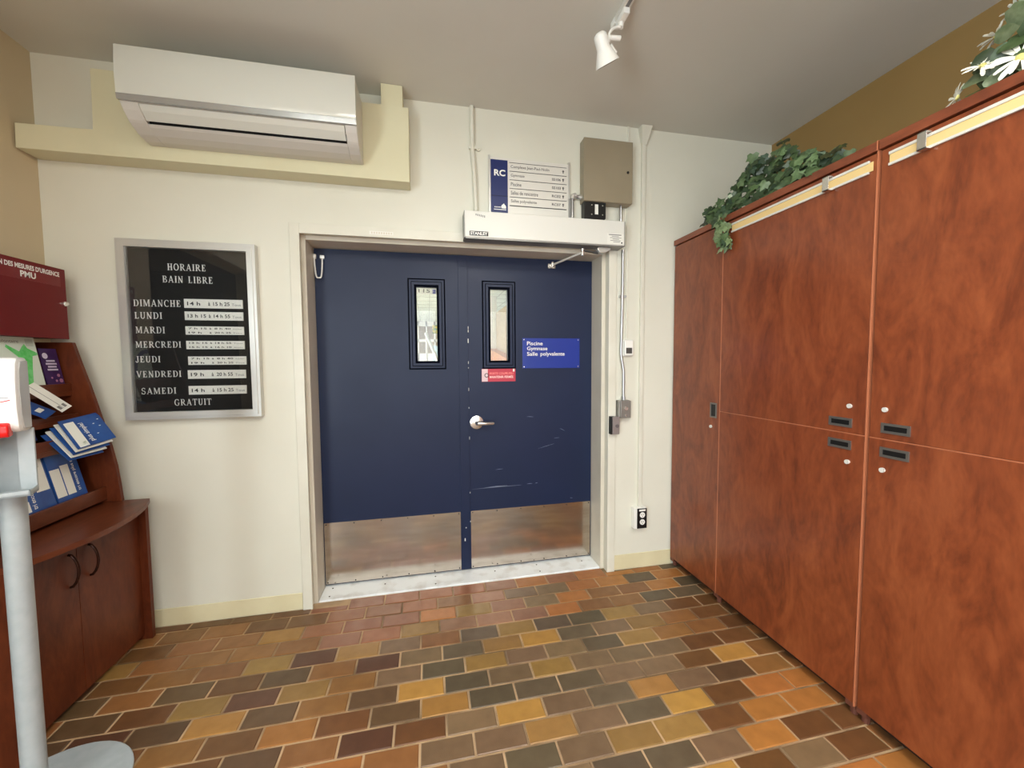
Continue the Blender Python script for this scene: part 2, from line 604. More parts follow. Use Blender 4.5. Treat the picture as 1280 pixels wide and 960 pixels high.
def leaf(name, x0, x1, wx0, wx1, label, kx0, kx1):
    dr = bpy.data.objects.new(name, None)
    COL.objects.link(dr)
    dr.location = ((x0 + x1) / 2, DY, 0.02)
    ORG[dr.name] = Vector(dr.location)
    dr['kind'] = 'structure'
    dr['label'] = label
    gx0, gx1, gz0, gz1 = wx0 + 0.045, wx1 - 0.045, 1.447, 1.931
    bm = bmesh.new()
    for q in ((x0, gx0, 0.019, 2.143), (gx1, x1, 0.019, 2.143), (gx0, gx1, 0.019, gz0), (gx0, gx1, gz1, 2.143)):
        bx(bm, q[0], q[1], DY, DY + 0.045, q[2], q[3])
    obj('door_leaf', bm, M_door, dr)
    bm = bmesh.new()
    zz0, zz1 = 1.405, 1.975
    for (ins, t, yy) in ((0.0, 0.014, 0.006), (0.014, 0.018, 0.014), (0.032, 0.013, 0.008)):
        a, b_, c, d = wx0 + ins, wx1 - ins, zz0 + ins, zz1 - ins
        for q in ((a, a + t, c, d), (b_ - t, b_, c, d), (a + t, b_ - t, c, c + t), (a + t, b_ - t, d - t, d)):
            bx(bm, q[0], q[1], DY - yy, DY, q[2], q[3])
    obj('window_frame', bm, M_door, dr)
    bm = bmesh.new()  # dark rings outlining the window frame
    for ins, t, yy in ((-0.009, 0.009, 0.002), (0.0125, 0.004, 0.0148), (0.032, 0.0145, 0.0086)):
        a, b_, c, d = wx0 + ins, wx1 - ins, zz0 + ins, zz1 - ins
        for q in ((a, a + t, c, d), (b_ - t, b_, c, d), (a + t, b_ - t, c, c + t), (a + t, b_ - t, d - t, d)):
            bx(bm, q[0], q[1], DY - yy, DY, q[2], q[3])
    obj('dark_outline', bm, mat('black_outline', rgb(9, 12, 22), 0.9, spec=0.05), dr)
    pane = obj('window_pane', BX(gx0, gx1, DY + 0.020, DY + 0.026, gz0, gz1), M_clear, dr)
    bm = bmesh.new()   # wire mesh inside the glass
    x = gx0 + 0.008
    while x < gx1:
        bx(bm, x, x + 0.0007, DY + 0.0225, DY + 0.0235, gz0, gz1)
        x += 0.0125
    z = gz0 + 0.008
    while z < gz1:
        bx(bm, gx0, gx1, DY + 0.0225, DY + 0.0235, z, z + 0.0007)
        z += 0.0125
    obj('wire_mesh', bm, M_emt, pane)
    kp = obj('kick_plate', BX(kx0, kx1, DY - 0.002, DY, 0.024, 0.425), M_steel, dr)
    bm = bmesh.new()
    for i in range(6):
        xx = kx0 + 0.012 + i * (kx1 - kx0 - 0.024) / 5
        for z in (0.034, 0.414):
            tube(bm, [(xx, DY - 0.001, z), (xx, DY - 0.004, z)], 0.004, 8)
    obj('screws', bm, M_black, kp)
    return dr


dl = leaf('door_1', DX0 + 0.002, 0.256, -0.113, 0.107, 'navy steel door leaf with a narrow wired window and no handle', -0.668, 0.196)
drr = leaf('door_2', 0.260, DX1 - 0.002, 0.367, 0.578, 'navy steel door leaf carrying the lever handle and blue sign', 0.266, 1.135)
obj('astragal', BX(0.200, 0.262, DY - 0.005, DY, 0.02, 2.143), M_door, dl, bevel=0.0015)
for i, (x, z, ww, hh) in enumerate(((0.263, 1.66, 0.003, 0.02), (0.263, 1.64, 0.004, 0.016), (0.262, 1.57, 0.005, 0.028), (0.262, 1.43, 0.003, 0.018),
                                    (0.262, 1.40, 0.003, 0.008), (0.262, 1.25, 0.003, 0.02), (0.262, 1.13, 0.003, 0.01), (0.263, 0.92, 0.003, 0.02),
                                    (0.232, 0.31, 0.006, 0.006), (0.224, 0.22, 0.006, 0.02), (0.262, 0.35, 0.003, 0.008), (0.262, 0.55, 0.003, 0.01))):
    obj('paint_chip', BX(x - ww / 2, x + ww / 2, DY - 0.0056, DY - 0.004, z, z + hh), M_paper, dl)
for (xa, za, xb, zb, t) in ((0.275, 0.575, 0.62, 0.58, 0.0025), (0.66, 0.585, 0.70, 0.585, 0.003), (0.72, 0.585, 0.74, 0.587, 0.003), (0.36, 0.58, 0.52, 0.583, 0.004),
                            (0.74, 0.83, 0.86, 0.86, 0.002), (0.90, 0.97, 0.94, 0.95, 0.003), (0.66, 1.06, 0.71, 1.057, 0.003), (0.44, 0.70, 0.49, 0.703, 0.002),
                            (0.98, 0.46, 1.0, 0.457, 0.003), (0.86, 0.90, 0.9, 0.902, 0.002)):
    bm = bmesh.new()
    prism(bm, [(xa, za), (xb, zb - t * 0.1), (xb, zb + t * 0.3), ((xa + xb) / 2, (za + zb) / 2 + t)], lambda p, q: (p[0], q, p[1]), DY - 0.0008, DY + 0.001)
    obj('scratch', bm, mat('bare_metal_scratch', rgb(128, 138, 158), 0.5), drr)
# lever handle
bm = TUBE([(0.312, DY, 1.035), (0.312, DY - 0.012, 1.035), (0.312, DY - 0.018, 1.035)], [0.045, 0.045, 0.030], 24)
hd = obj('lever_rose', bm, M_chrome, drr, smooth=True)
bm = TUBE([(0.312, DY - 0.012, 1.035), (0.312, DY - 0.055, 1.035), (0.318, DY - 0.066, 1.035), (0.345, DY - 0.068, 1.034), (0.412, DY - 0.066, 1.033), (0.420, DY - 0.062, 1.033)],
          [0.014, 0.014, 0.014, 0.012, 0.0105, 0.008], 12)
obj('lever', bm, M_chrome, hd, smooth=True)
# blue room sign
sg = obj('room_sign', BX(0.634, 1.050, DY - 0.004, DY, 1.396, 1.604), M_blue2, None, bevel=0.001)
tag(sg, 'blue plastic sign reading Piscine Gymnase Salle polyvalente on the navy door', 'sign')
for s, l, r, zb, zt in (('Piscine', 0.666, 0.778, 1.555, 1.581), ('Salle', 0.666, 0.742, 1.483, 1.509), ('polyvalente', 0.762, 0.938, 1.475, 1.509)):
    wtext('lettering', s, DY - 0.0046, l, r, zb, zt, M_letter, sg, 0.012)
wtext('lettering', 'Gymnase', DY - 0.0046, 0.666, 0.812, 1.513, 1.546, M_letter, sg, 0.012)
for x in (0.645, 1.038):
    for z in (1.407, 1.593):
        obj('screw', TUBE([(x, DY - 0.003, z), (x, DY - 0.0055, z)], 0.004, 8), M_chrome, sg)
fl = tag(obj('fire_door_label', BX(0.351, 0.584, DY - 0.002, DY, 1.309, 1.395), M_redl, None), 'small red fire-door label under the right door window', 'label')
obj('white_band', BX(0.352, 0.392, DY - 0.0026, DY - 0.0018, 1.31, 1.394), mat('pink_white', rgb(222, 196, 200), 0.5), fl)
bm = bmesh.new()
for i in range(14):
    a, b_ = 2 * PI * i / 14, 2 * PI * (i + 1) / 14
    f = [bm.verts.new((0.384 + r * math.cos(t), DY - 0.003, 1.352 + r * math.sin(t))) for r, t in ((0.010, a), (0.015, a), (0.015, b_), (0.010, b_))]
    bm.faces.new(f)
obj('emblem', bm, M_ink, fl)
wtext('lettering', 'PORTE COUPE-FEU', DY - 0.003, 0.405, 0.568, 1.356, 1.371, mat('pink_letter', rgb(255, 150, 140), 0.5), fl, 0.01)
wtext('lettering', 'MAINTENIR FERMÉE', DY - 0.003, 0.405, 0.568, 1.332, 1.352, mat('pale_pink_letter', rgb(255, 214, 210), 0.5), fl, 0.02)
obj('torn_corner', BX(0.566, 0.577, DY - 0.0026, DY - 0.0018, 1.376, 1.394), M_paper, fl)
# cable loop on the upper left corner
cl = thing('door_cable', (-0.65, DY, 1.95), 'white looped cable from frame to upper left corner of the navy door', 'cable')
pts = []
for i in range(25):
    t = i / 24
    a = PI * t
    pts.append((-0.668 + 0.045 * t + 0.012 * math.sin(PI * t) * (1 if t > .5 else -0.2), DY - 0.012 - 0.02 * math.sin(a), 2.085 - 0.125 * math.sin(a) ** 0.6))
obj('cord', TUBE(pts, 0.0045, 8), M_white, cl, smooth=True)
obj('frame_clip', BX(-0.6735, -0.658, DY - 0.020, DY - 0.001, 2.078, 2.105), M_white, cl, bevel=0.003)
obj('door_clip', BX(-0.637, -0.611, DY - 0.014, DY, 2.078, 2.102), M_emt, cl, bevel=0.003)
# white strip on the casing above the door
lb = tag(obj('casing_label', BX(-0.317, -0.186, cy - 0.002, cy, 2.180, 2.199), M_paper), 'small blurred white label strip on the casing above the door', 'label')
bm = bmesh.new()
for i in range(9):
    bx(bm, -0.308 + i * 0.0135, -0.300 + i * 0.0135, cy - 0.0024, cy - 0.002, 2.184, 2.195)
obj('faded_print', bm, mat('faded_print', rgb(214, 208, 190), 0.6), lb)

# ------------------------------------------------------------------ door operator
op = thing('door_operator', (0.725, YB, 2.167), 'long silver automatic door operator box above the navy doors', 'door operator')
OX0, OX1, OY, OZ0, OZ1 = 0.222, 1.228, 2.345, 2.167, 2.322
obj('cover', BX(OX0, OX1, OY, 2.436, OZ0 + 0.004, OZ1), M_op, op, bevel=0.004)
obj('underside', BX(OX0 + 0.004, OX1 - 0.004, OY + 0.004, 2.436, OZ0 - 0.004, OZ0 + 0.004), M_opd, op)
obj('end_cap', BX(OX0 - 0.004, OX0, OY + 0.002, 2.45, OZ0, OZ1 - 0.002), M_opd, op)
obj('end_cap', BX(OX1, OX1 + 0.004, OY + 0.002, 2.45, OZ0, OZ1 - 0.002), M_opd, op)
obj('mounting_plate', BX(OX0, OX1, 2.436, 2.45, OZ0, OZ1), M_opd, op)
bd = obj('badge', BX(0.248, 0.358, OY - 0.0015, OY, 2.179, 2.205), M_black, op)
wtext('lettering', 'STANLEY', OY - 0.002, 0.253, 0.353, 2.183, 2.201, M_letter, bd, 0.03)
st = obj('sticker', BX(1.110, 1.222, OY - 0.0012, OY, 2.177, 2.241), M_paper, op)
bm = bmesh.new()
for i, (a, b_) in enumerate(((1.120, 1.205), (1.140, 1.188), (1.128, 1.206), (1.146, 1.19), (1.13, 1.20), (1.15, 1.196))):
    z = 2.231 - i * 0.0085
    bx(bm, a, b_, OY - 0.0018, OY - 0.0012, z, z + (0.005 if i == 0 else 0.003))
obj('print', bm, M_grey, st)
obj('dot', TUBE([(1.208, OY - 0.0012, 2.186), (1.208, OY - 0.002, 2.186)], 0.005, 10), M_ink, st)
bm = bmesh.new()
for i in range(6):
    bx(bm, 0.285 + i * 0.010, 0.290 + i * 0.010, OY - 0.0006, OY, 2.295 - 0.002 * i, 2.305 - 0.0015 * i)
obj('scribble', bm, M_grey, op)
# arm
ar = thing('operator_arm', (1.10, 2.41, 2.10), 'jointed chrome and grey arm linking operator box to door', 'door arm')
bm = bmesh.new()
prism(bm, [(1.060, 2.150), (1.075, 2.128), (1.115, 2.132), (1.150, 2.150), (1.150, 2.163), (1.062, 2.163)], lambda p, t: (p[0], t, p[1]), 2.375, 2.425)
obj('spindle_block', bm, M_alu, ar, bevel=0.003)
bm = bmesh.new()
prism(bm, [(0.966, 2.140), (1.072, 2.128), (1.072, 2.144), (0.966, 2.150)], lambda p, t: (p[0], t, p[1]), 2.392, 2.408)
obj('main_arm', bm, mat('dark_grey_metal', rgb(84, 84, 84), 0.35, 0.7), ar)
bm = TUBE([(0.968, 2.400, 2.112), (0.968, 2.400, 2.122), (0.968, 2.400, 2.123), (0.968, 2.400, 2.138), (0.968, 2.400, 2.139), (0.968, 2.400, 2.152), (0.968, 2.4, 2.157)],
          [0.009, 0.012, 0.008, 0.013, 0.009, 0.012, 0.006], 12)
obj('joint', bm, M_chrome, ar, smooth=True)
obj('rod', TUBE([(0.960, 2.402, 2.127), (0.850, 2.620, 2.104)], 0.007, 10), M_aluw, ar, smooth=True)
bm = bmesh.new()
bx(bm, 0.815, 0.868, DY - 0.012, DY, 2.082, 2.112)
tube(bm, [(0.842, 2.624, 2.086), (0.842, 2.624, 2.118)], 0.010, 10)
bx(bm, 0.832, 0.852, 2.624, DY, 2.094, 2.108)
obj('door_bracket', bm, M_chrome, ar)

# ------------------------------------------------------------------ directory sign
ds = thing('directory_sign', (0.635, YB, 2.33), 'white and blue wall directory sign listing rooms, beside beige box', 'directory sign')
SY = 2.436
obj('backing', BX(0.381, 0.893, SY, YB, 2.335, 2.680), M_aluw, ds)
obj('side_rail', BX(0.377, 0.387, SY - 0.006, YB, 2.33, 2.690), M_alu, ds)
obj('side_rail', BX(0.884, 0.894, SY - 0.006, YB, 2.33, 2.690), M_alu, ds)
bp = obj('blue_panel', BX(0.390, 0.495, SY - 0.002, SY, 2.335, 2.667), M_blue, ds)
wtext('lettering', 'RC', SY - 0.0026, 0.411, 0.480, 2.571, 2.609, M_letter, bp, 0.03)
obj('divider', BX(0.390, 0.495, SY - 0.0028, SY - 0.002, 2.452, 2.455), M_navy, bp)
bm = bmesh.new()
cloud = [(0.452, 2.388), (0.456, 2.380), (0.482, 2.378), (0.484, 2.388), (0.480, 2.398), (0.474, 2.402), (0.470, 2.410), (0.464, 2.404), (0.458, 2.400)]
bm.faces.new([bm.verts.new((x, SY - 0.003, z)) for x, z in cloud])
for i in range(4):
    bx(bm, 0.412 + 0.010 * i, 0.418 + 0.010 * i, SY - 0.003, SY - 0.0025, 2.383, 2.389)
bx(bm, 0.408, 0.484, SY - 0.003, SY - 0.0025, 2.370, 2.374)
obj('emblem', bm, M_letter, bp)
for i, (s, wd, room) in enumerate((('Complexe Jean-Paul-Nolin', 0.245, None), ('Gymnase', 0.086, 'SS106'), ('Piscine', 0.066, 'SS103'),
                                   ('Salles de rencontre', 0.172, 'RC02'), ('Salles polyvalente', 0.164, 'RC07'))):
    zt = 2.655 - i * 0.0510
    sl = obj('slat', BX(0.506, 0.873, SY - 0.004, SY, zt - 0.0485, zt - 0.001), M_aluw, ds)
    wtext('lettering', s, SY - 0.0046, 0.514, 0.514 + wd, zt - 0.036, zt - 0.014, M_dgrey, sl, 0.008)
    if room:
        wtext('lettering', room, SY - 0.0046, 0.776, 0.834, zt - 0.033, zt - 0.017, M_dgrey, sl, 0.02)
    bm = bmesh.new()
    ax, az = 0.850, zt - 0.025
    bm.faces.new([bm.verts.new((ax + p, SY - 0.0046, az + q)) for p, q in ((-0.008, 0.001), (-0.003, 0.001), (-0.003, -0.010), (0.003, -0.010), (0.003, 0.001), (0.008, 0.001), (0, 0.011))])
    obj('arrow', bm, M_ink, sl)
bm = bmesh.new()
for i in range(6):
    z = 2.655 - i * 0.051
    bx(bm, 0.506, 0.873, SY - 0.0052, SY, z - 0.0013, z + 0.0013)
obj('joint_lines', bm, M_ink, ds)

# ------------------------------------------------------------------ beige control cabinet, black sensor
cb = thing('control_box', (1.13, YB, 2.443), 'beige metal electrical cabinet mounted high beside the directory sign', 'electrical box')
obj('body', BX(0.968, 1.294, 2.388, YB, 2.443, 2.826), M_beige, cb, bevel=0.003)
obj('door', BX(0.966, 1.296, 2.375, 2.387, 2.444, 2.826), M_beige, cb, bevel=0.003)
obj('lock', TUBE([(1.262, 2.377, 2.636), (1.262, 2.371, 2.636)], 0.008, 12), M_black, cb)
sn = thing('sensor_module', (1.04, 2.40, 2.36), 'black plastic module with white label under the beige cabinet', 'module')
bm = bmesh.new()
prism(bm, [(0.974, 2.330), (1.105, 2.330), (1.118, 2.345), (1.118, 2.443), (0.974, 2.443)], lambda p, t: (p[0], t, p[1]), 2.385, 2.437)
obj('housing', bm, M_black, sn, bevel=0.002)
obj('label', BX(1.044, 1.066, 2.3840, 2.3852, 2.367, 2.428), M_paper, sn)
for x in (1.022, 1.095):
    for z in (2.365, 2.422):
        obj('screw', TUBE([(x, 2.386, z), (x, 2.382, z)], 0.004, 8), M_chrome, sn)

# ------------------------------------------------------------------ conduits and small wall devices
cd = thing('white_conduit', (0.29, YB, 2.32), 'painted round conduit from ceiling to the operator, left of directory', 'conduit')
obj('pipe', TUBE([(0.280, 2.434, 2.96), (0.281, 2.434, 2.72), (0.292, 2.434, 2.55), (0.300, 2.434, 2.32)], 0.013, 12), M_trim, cd, smooth=True)
bm = TUBE([(0.318, 2.449, 2.722), (0.318, 2.436, 2.722)], 0.014, 12)
bx(bm, 0.262, 0.318, 2.428, 2.449, 2.714, 2.73)
obj('clamp', bm, M_trim, cd)
rw = thing('wall_raceway', (1.408, YB, 0.44), 'white square raceway from ceiling funnel down to the power outlet', 'raceway')
obj('channel', BX(1.394, 1.420, 2.432, YB, 0.442, 2.86), M_trim, rw, bevel=0.002)
bm = bmesh.new()
A = [(1.392, 2.430, 2.855), (1.424, 2.430, 2.855), (1.424, 2.45, 2.855), (1.392, 2.45, 2.855)]
B_ = [(1.372, 2.400, 2.96), (1.448, 2.400, 2.96), (1.448, 2.45, 2.96), (1.372, 2.45, 2.96)]
va = [bm.verts.new(p) for p in A]
vb = [bm.verts.new(p) for p in B_]
bm.faces.new(va)
bm.faces.new(vb)
for i in range(4):
    bm.faces.new((va[i], va[(i + 1) % 4], vb[(i + 1) % 4], vb[i]))
obj('funnel', bm, M_trim, rw)
tag(obj('thermostat_raceway', BX(1.293, 1.307, 2.440, YB, 1.585, 2.96), M_trim, bevel=0.002), 'thin white raceway running behind beige cabinet down to the thermostat', 'raceway')
ts = thing('thermostat', (1.292, YB, 1.47), 'small white thermostat with dark screen on wall right of door', 'thermostat')
obj('base', BX(1.269, 1.338, 2.434, YB, 1.474, 1.584), M_white, ts, bevel=0.003)
tf = obj('front', BX(1.273, 1.336, 2.416, 2.434, 1.480, 1.580), M_white, ts, bevel=0.004)
obj('screen', BX(1.284, 1.326, 2.4145, 2.4165, 1.492, 1.530), mat('dark_screen', rgb(74, 72, 68), 0.3), tf)
em = thing('steel_conduit', (1.26, YB, 1.19), 'galvanized steel conduit with an offset bend beside the door frame', 'conduit')
obj('pipe', TUBE([(1.262, 2.430, 2.170), (1.262, 2.430, 1.95), (1.254, 2.430, 1.52), (1.254, 2.430, 1.49), (1.258, 2.43, 1.46), (1.270, 2.43, 1.40), (1.274, 2.43, 1.37), (1.274, 2.43, 1.18)], 0.009, 10), M_emt, em, smooth=True)
bm = bmesh.new()
bx(bm, 1.243, 1.285, 2.424, 2.449, 1.862, 1.874)
tube(bm, [(1.281, 2.43, 1.868), (1.281, 2.42, 1.868)], 0.006, 8)
obj('strap', bm, M_emt, em)
obj('connector', TUBE([(1.274, 2.43, 1.178), (1.274, 2.43, 1.205)], 0.013, 12), M_emt, em)
kb = thing('key_switch_box', (1.268, YB, 1.06), 'grey metal key switch box at the end of the steel conduit', 'switch box')
obj('box', BX(1.228, 1.312, 2.404, YB, 1.062, 1.182), mat('grey_box_metal', rgb(150, 148, 142), 0.35, 0.6), kb, bevel=0.006)
kp = obj('cover_plate', BX(1.240, 1.314, 2.398, 2.404, 1.064, 1.180), mat('grey_box_metal', rgb(150, 148, 142), 0.35, 0.6), kb, bevel=0.004)
obj('key_cylinder', TUBE([(1.277, 2.399, 1.128), (1.277, 2.390, 1.128)], 0.013, 16), M_chrome, kp)
obj('screw', TUBE([(1.277, 2.399, 1.082), (1.277, 2.395, 1.082)], 0.005, 10), M_chrome, kp)
db = thing('push_button', (1.20, YB, 0.955), 'small black and grey push-button box on casing below key switch', 'button')
obj('box', BX(1.172, 1.200, 2.403, cy, 0.957, 1.076), M_black, db, bevel=0.003)
pb = obj('cover', BX(1.183, 1.232, 2.396, cy, 0.958, 1.075), mat('taupe_metal', rgb(150, 142, 140), 0.35, 0.4), db, bevel=0.003)
obj('button', TUBE([(1.213, 2.398, 1.014), (1.213, 2.391, 1.014)], 0.012, 16), mat('grey_button', rgb(112, 106, 108), 0.3, 0.3), pb)
ol = thing('power_outlet', (1.395, YB, 0.297), 'white surface power outlet with dark plate low beside the cabinets', 'outlet')
obj('box', BX(1.352, 1.444, 2.408, YB, 0.297, 0.442), M_white, ol, bevel=0.004)
pl = obj('face_plate', BX(1.372, 1.443, 2.402, 2.408, 0.300, 0.438), M_black, ol, bevel=0.002)
for z in (0.345, 0.394):
    so = obj('socket', TUBE([(1.408, 2.403, z), (1.408, 2.399, z)], 0.019, 18), M_white, pl)
    bm = bmesh.new()
    bx(bm, 1.400, 1.403, 2.3982, 2.3992, z - 0.002, z + 0.008)
    bx(bm, 1.413, 1.416, 2.3982, 2.3992, z - 0.002, z + 0.008)
    tube(bm, [(1.408, 2.3992, z - 0.009), (1.408, 2.3982, z - 0.009)], 0.003, 8)
    obj('slots', bm, M_black, so)
obj('label', BX(1.384, 1.432, 2.4012, 2.4022, 0.420, 0.432), M_paper, pl)
e1 = thing('elbow_conduit', (0.91, YB, 2.32), 'grey elbow conduit between the operator top and beige cabinet', 'conduit')
obj('pipe', TUBE([(0.907, 2.42, 2.318), (0.907, 2.42, 2.455), (0.912, 2.42, 2.475), (0.93, 2.42, 2.482), (0.968, 2.42, 2.478)], 0.010, 10), M_emt, e1, smooth=True)
bm = TUBE([(0.905, 2.42, 2.462), (0.912, 2.42, 2.482), (0.93, 2.42, 2.488)], 0.016, 10)
tube(bm, [(0.948, 2.42, 2.479), (0.968, 2.42, 2.477)], 0.014, 10)
obj('fitting', bm, M_alu, e1)
obj('wire_cover', BX(0.886, 0.897, 2.425, YB, 2.33, 2.468), mat('grey_plastic', rgb(140, 140, 136), 0.4), e1)
tag(obj('stub_conduit', TUBE([(1.236, 2.415, 2.320), (1.236, 2.415, 2.445)], 0.009, 10), M_emt), 'short steel conduit between operator box and beige cabinet bottom', 'conduit')

# ------------------------------------------------------------------ cream board and air conditioner
PY = 2.335
bm = bmesh.new()
poly = [(-1.860, 2.455), (-0.084, 2.447), (-0.082, 2.847), (-0.112, 2.847), (-0.112, 2.960), (-0.226, 2.960), (-0.226, 2.848), (-1.550, 2.853), (-1.553, 2.570), (-1.858, 2.568)]
prism(bm, poly, lambda p, t: (p[0], t, p[1]), PY, YB)
tag(obj('mounting_board', bm, M_panel, bevel=0.002), 'stepped cream boxed panel on the wall behind the air conditioner', 'wall panel')
ac = thing('air_conditioner', (-0.82, PY, 2.51), 'white wall-mounted split air conditioner near the ceiling', 'air conditioner')
AX0, AX1 = -1.315, -0.325


def acp(name, poly, x0, x1, mt, parent, bev=0.0, smooth=False):
    bm = bmesh.new()
    prism(bm, poly, lambda p, t: (t, p[0], p[1]), x0, x1)
    return obj(name, bm, mt, parent, bevel=bev, smooth=smooth)


body = [(PY, 2.838), (2.150, 2.838), (2.132, 2.832), (2.130, 2.632), (2.134, 2.606), (2.152, 2.582), (2.180, 2.555), (2.190, 2.548), (2.205, 2.540), (2.245, 2.524), (2.290, 2.516), (PY, 2.516)]
# upper shell, side cheeks and chin leave a real slot for the flap
acp('shell', [(PY, 2.836), (2.150, 2.836), (2.134, 2.83), (2.132, 2.608), (2.20, 2.608), (2.26, 2.575), (PY, 2.575)], AX0 + 0.002, AX1 - 0.002, M_acg, ac)
for a, b_ in ((AX0, AX0 + 0.070), (AX1 - 0.055, AX1)):
    acp('end_cheek', body, a, b_, M_acg, ac, 0.004)
acp('chin', [(2.192, 2.549), (2.205, 2.540), (2.245, 2.524), (2.290, 2.516), (PY, 2.516), (PY, 2.575), (2.26, 2.575)], AX0 + 0.070, AX1 - 0.055, M_acg, ac)
acp('flap', [(2.136, 2.606), (2.152, 2.584), (2.183, 2.557), (2.190, 2.561), (2.162, 2.588), (2.146, 2.607)], AX0 + 0.072, AX1 - 0.058, M_acw, ac)
acp('air_slot', [(2.195, 2.585), (2.212, 2.556), (2.235, 2.57), (2.21, 2.605)], AX0 + 0.07, AX1 - 0.055, M_dark, ac)
fp = [(2.128, 2.843), (2.119, 2.838), (2.113, 2.76), (2.112, 2.70), (2.115, 2.632), (2.131, 2.632), (2.131, 2.843)]
acp('front_panel', fp, AX0 - 0.001, AX1 + 0.001, M_acw, ac, 0.0015, True)
acp('silver_strip', [(2.1145, 2.631), (2.119, 2.608), (2.132, 2.608), (2.132, 2.631)], AX0 - 0.001, AX1 + 0.001, M_strip, ac)

# ------------------------------------------------------------------ letter board
nb = thing('letter_board', (-1.222, YB, 1.153), 'black letter board in aluminium frame showing the swim schedule', 'notice board')
BY = 2.40
bm = bmesh.new()
fx0, fx1, fz0, fz1 = -1.541, -0.905, 1.153, 2.083
for (ins, t, yy) in ((0.0, 0.022, BY + 0.006), (0.014, 0.026, BY)):
    a, b_, c, d = fx0 + ins, fx1 - ins, fz0 + ins, fz1 - ins
    for q in ((a, a + t, c, d), (b_ - t, b_, c, d), (a + t, b_ - t, c, c + t), (a + t, b_ - t, d - t, d)):
        bx(bm, q[0], q[1], yy, YB, q[2], q[3])
obj('frame', bm, M_alu, nb)
obj('felt_panel', BX(fx0 + 0.02, fx1 - 0.02, 2.428, YB - 0.002, fz0 + 0.02, fz1 - 0.02), M_felt, nb)
obj('glass', BX(fx0 + 0.036, fx1 - 0.036, 2.408, 2.411, fz0 + 0.036, fz1 - 0.036), M_clear, nb)


# small serif alphabet, drawn as filled strokes in a unit-high cell
def arc(cx, cy_, rx, ry, a0, a1, tx, ty, n=10):
    out = []
    for i in range(n):
        p, q = math.radians(a0 + (a1 - a0) * i / n), math.radians(a0 + (a1 - a0) * (i + 1) / n)
        out.append([(cx + rx * math.cos(p), cy_ + ry * math.sin(p)), (cx + rx * math.cos(q), cy_ + ry * math.sin(q)),
                    (cx + (rx - tx) * math.cos(q), cy_ + (ry - ty) * math.sin(q)), (cx + (rx - tx) * math.cos(p), cy_ + (ry - ty) * math.sin(p))])
    return out


def R_(x0, y0, x1, y1):
    return [[(x0, y0), (x1, y0), (x1, y1), (x0, y1)]]


def Q_(a, b, wd):
    return [[(a[0] - wd / 2, a[1]), (a[0] + wd / 2, a[1]), (b[0] + wd / 2, b[1]), (b[0] - wd / 2, b[1])]]


def stem(x, t=0.20, top=True, bot=True, y0=0, y1=1):
    o = R_(x, y0, x + t, y1)
    if top:
        o += R_(x - 0.08, y1 - 0.07, x + t + 0.08, y1)
    if bot:
        o += R_(x - 0.08, y0, x + t + 0.08, y0 + 0.07)
    return o


GL = {
    'H': (stem(.1) + stem(.6) + R_(.2, .46, .7, .55), .9), 'I': (stem(.1), .38), 'L': (stem(.1) + R_(.1, 0, .66, .09) + R_(.59, 0, .66, .26), .74),
    'E': (stem(.1) + R_(.1, 0, .68, .09) + R_(.61, 0, .68, .26) + R_(.1, .91, .65, 1) + R_(.58, .75, .65, 1) + R_(.2, .47, .5, .55) + R_(.44, .37, .5, .65), .78),
    'O': (arc(.46, .5, .44, .52, 0, 360, .17, .08, 22), .93), 'C': (arc(.48, .5, .46, .52, 50, 310, .17, .08, 18) + R_(.70, .68, .77, .96), .84),
    'G': (arc(.48, .5, .46, .52, 50, 330, .17, .08, 18) + R_(.70, .68, .77, .96) + R_(.68, .06, .84, .45) + R_(.56, .38, .92, .45), .95),
    'D': (stem(.1) + R_(.2, .93, .45, 1) + R_(.2, 0, .45, .07) + arc(.42, .5, .44, .5, -90, 90, .17, .07, 14), .9),
    'B': (stem(.1) + R_(.2, .93, .42, 1) + R_(.2, .48, .42, .55) + R_(.2, 0, .42, .07) + arc(.40, .76, .30, .24, -90, 90, .15, .06) + arc(.42, .26, .36, .26, -90, 90, .16, .06), .84),
    'R': (stem(.1) + R_(.2, .93, .42, 1) + R_(.2, .46, .42, .53) + arc(.40, .73, .33, .27, -90, 90, .16, .07) + Q_((.80, 0), (.44, .48), .18) + R_(.7, 0, .94, .07), .92),
    'N': (stem(.12, .10) + stem(.68, .10, True, False) + Q_((.70, 0), (.14, 1), .18), .9), 'U': (stem(.08, .17, True, False, .3) + stem(.62, .10, True, False, .3) + arc(.40, .32, .32, .34, 180, 360, .15, .09), .84),
    'M': (stem(.10, .09) + stem(.86, .17) + Q_((.52, .05), (.2, 1), .17) + Q_((.52, .05), (.88, 1), .09), 1.15),
    'A': (Q_((.10, 0), (.44, 1), .09) + Q_((.76, 0), (.44, 1), .18) + R_(.2, .28, .68, .36) + R_(-.02, 0, .22, .07) + R_(.60, 0, .92, .07), .9),
    'V': (Q_((.44, 0), (.12, 1), .18) + Q_((.44, 0), (.78, 1), .09) + R_(-.02, .93, .28, 1) + R_(.66, .93, .90, 1), .88),
    'J': (stem(.22, .17, True, False, .22) + arc(.15, .22, .24, .26, 180, 360, .15, .09), .5),
    'S': (arc(.36, .74, .30, .28, 30, 270, .13, .09, 12) + arc(.36, .27, .32, .29, -150, 90, .13, .09, 12) + R_(.56, .72, .62, .98) + R_(.04, .02, .10, .30), .74),
    'T': (stem(.34, .17, False) + R_(.02, .92, .84, 1) + R_(.02, .72, .08, 1) + R_(.78, .72, .84, 1), .88), ' ': ([], .55)}


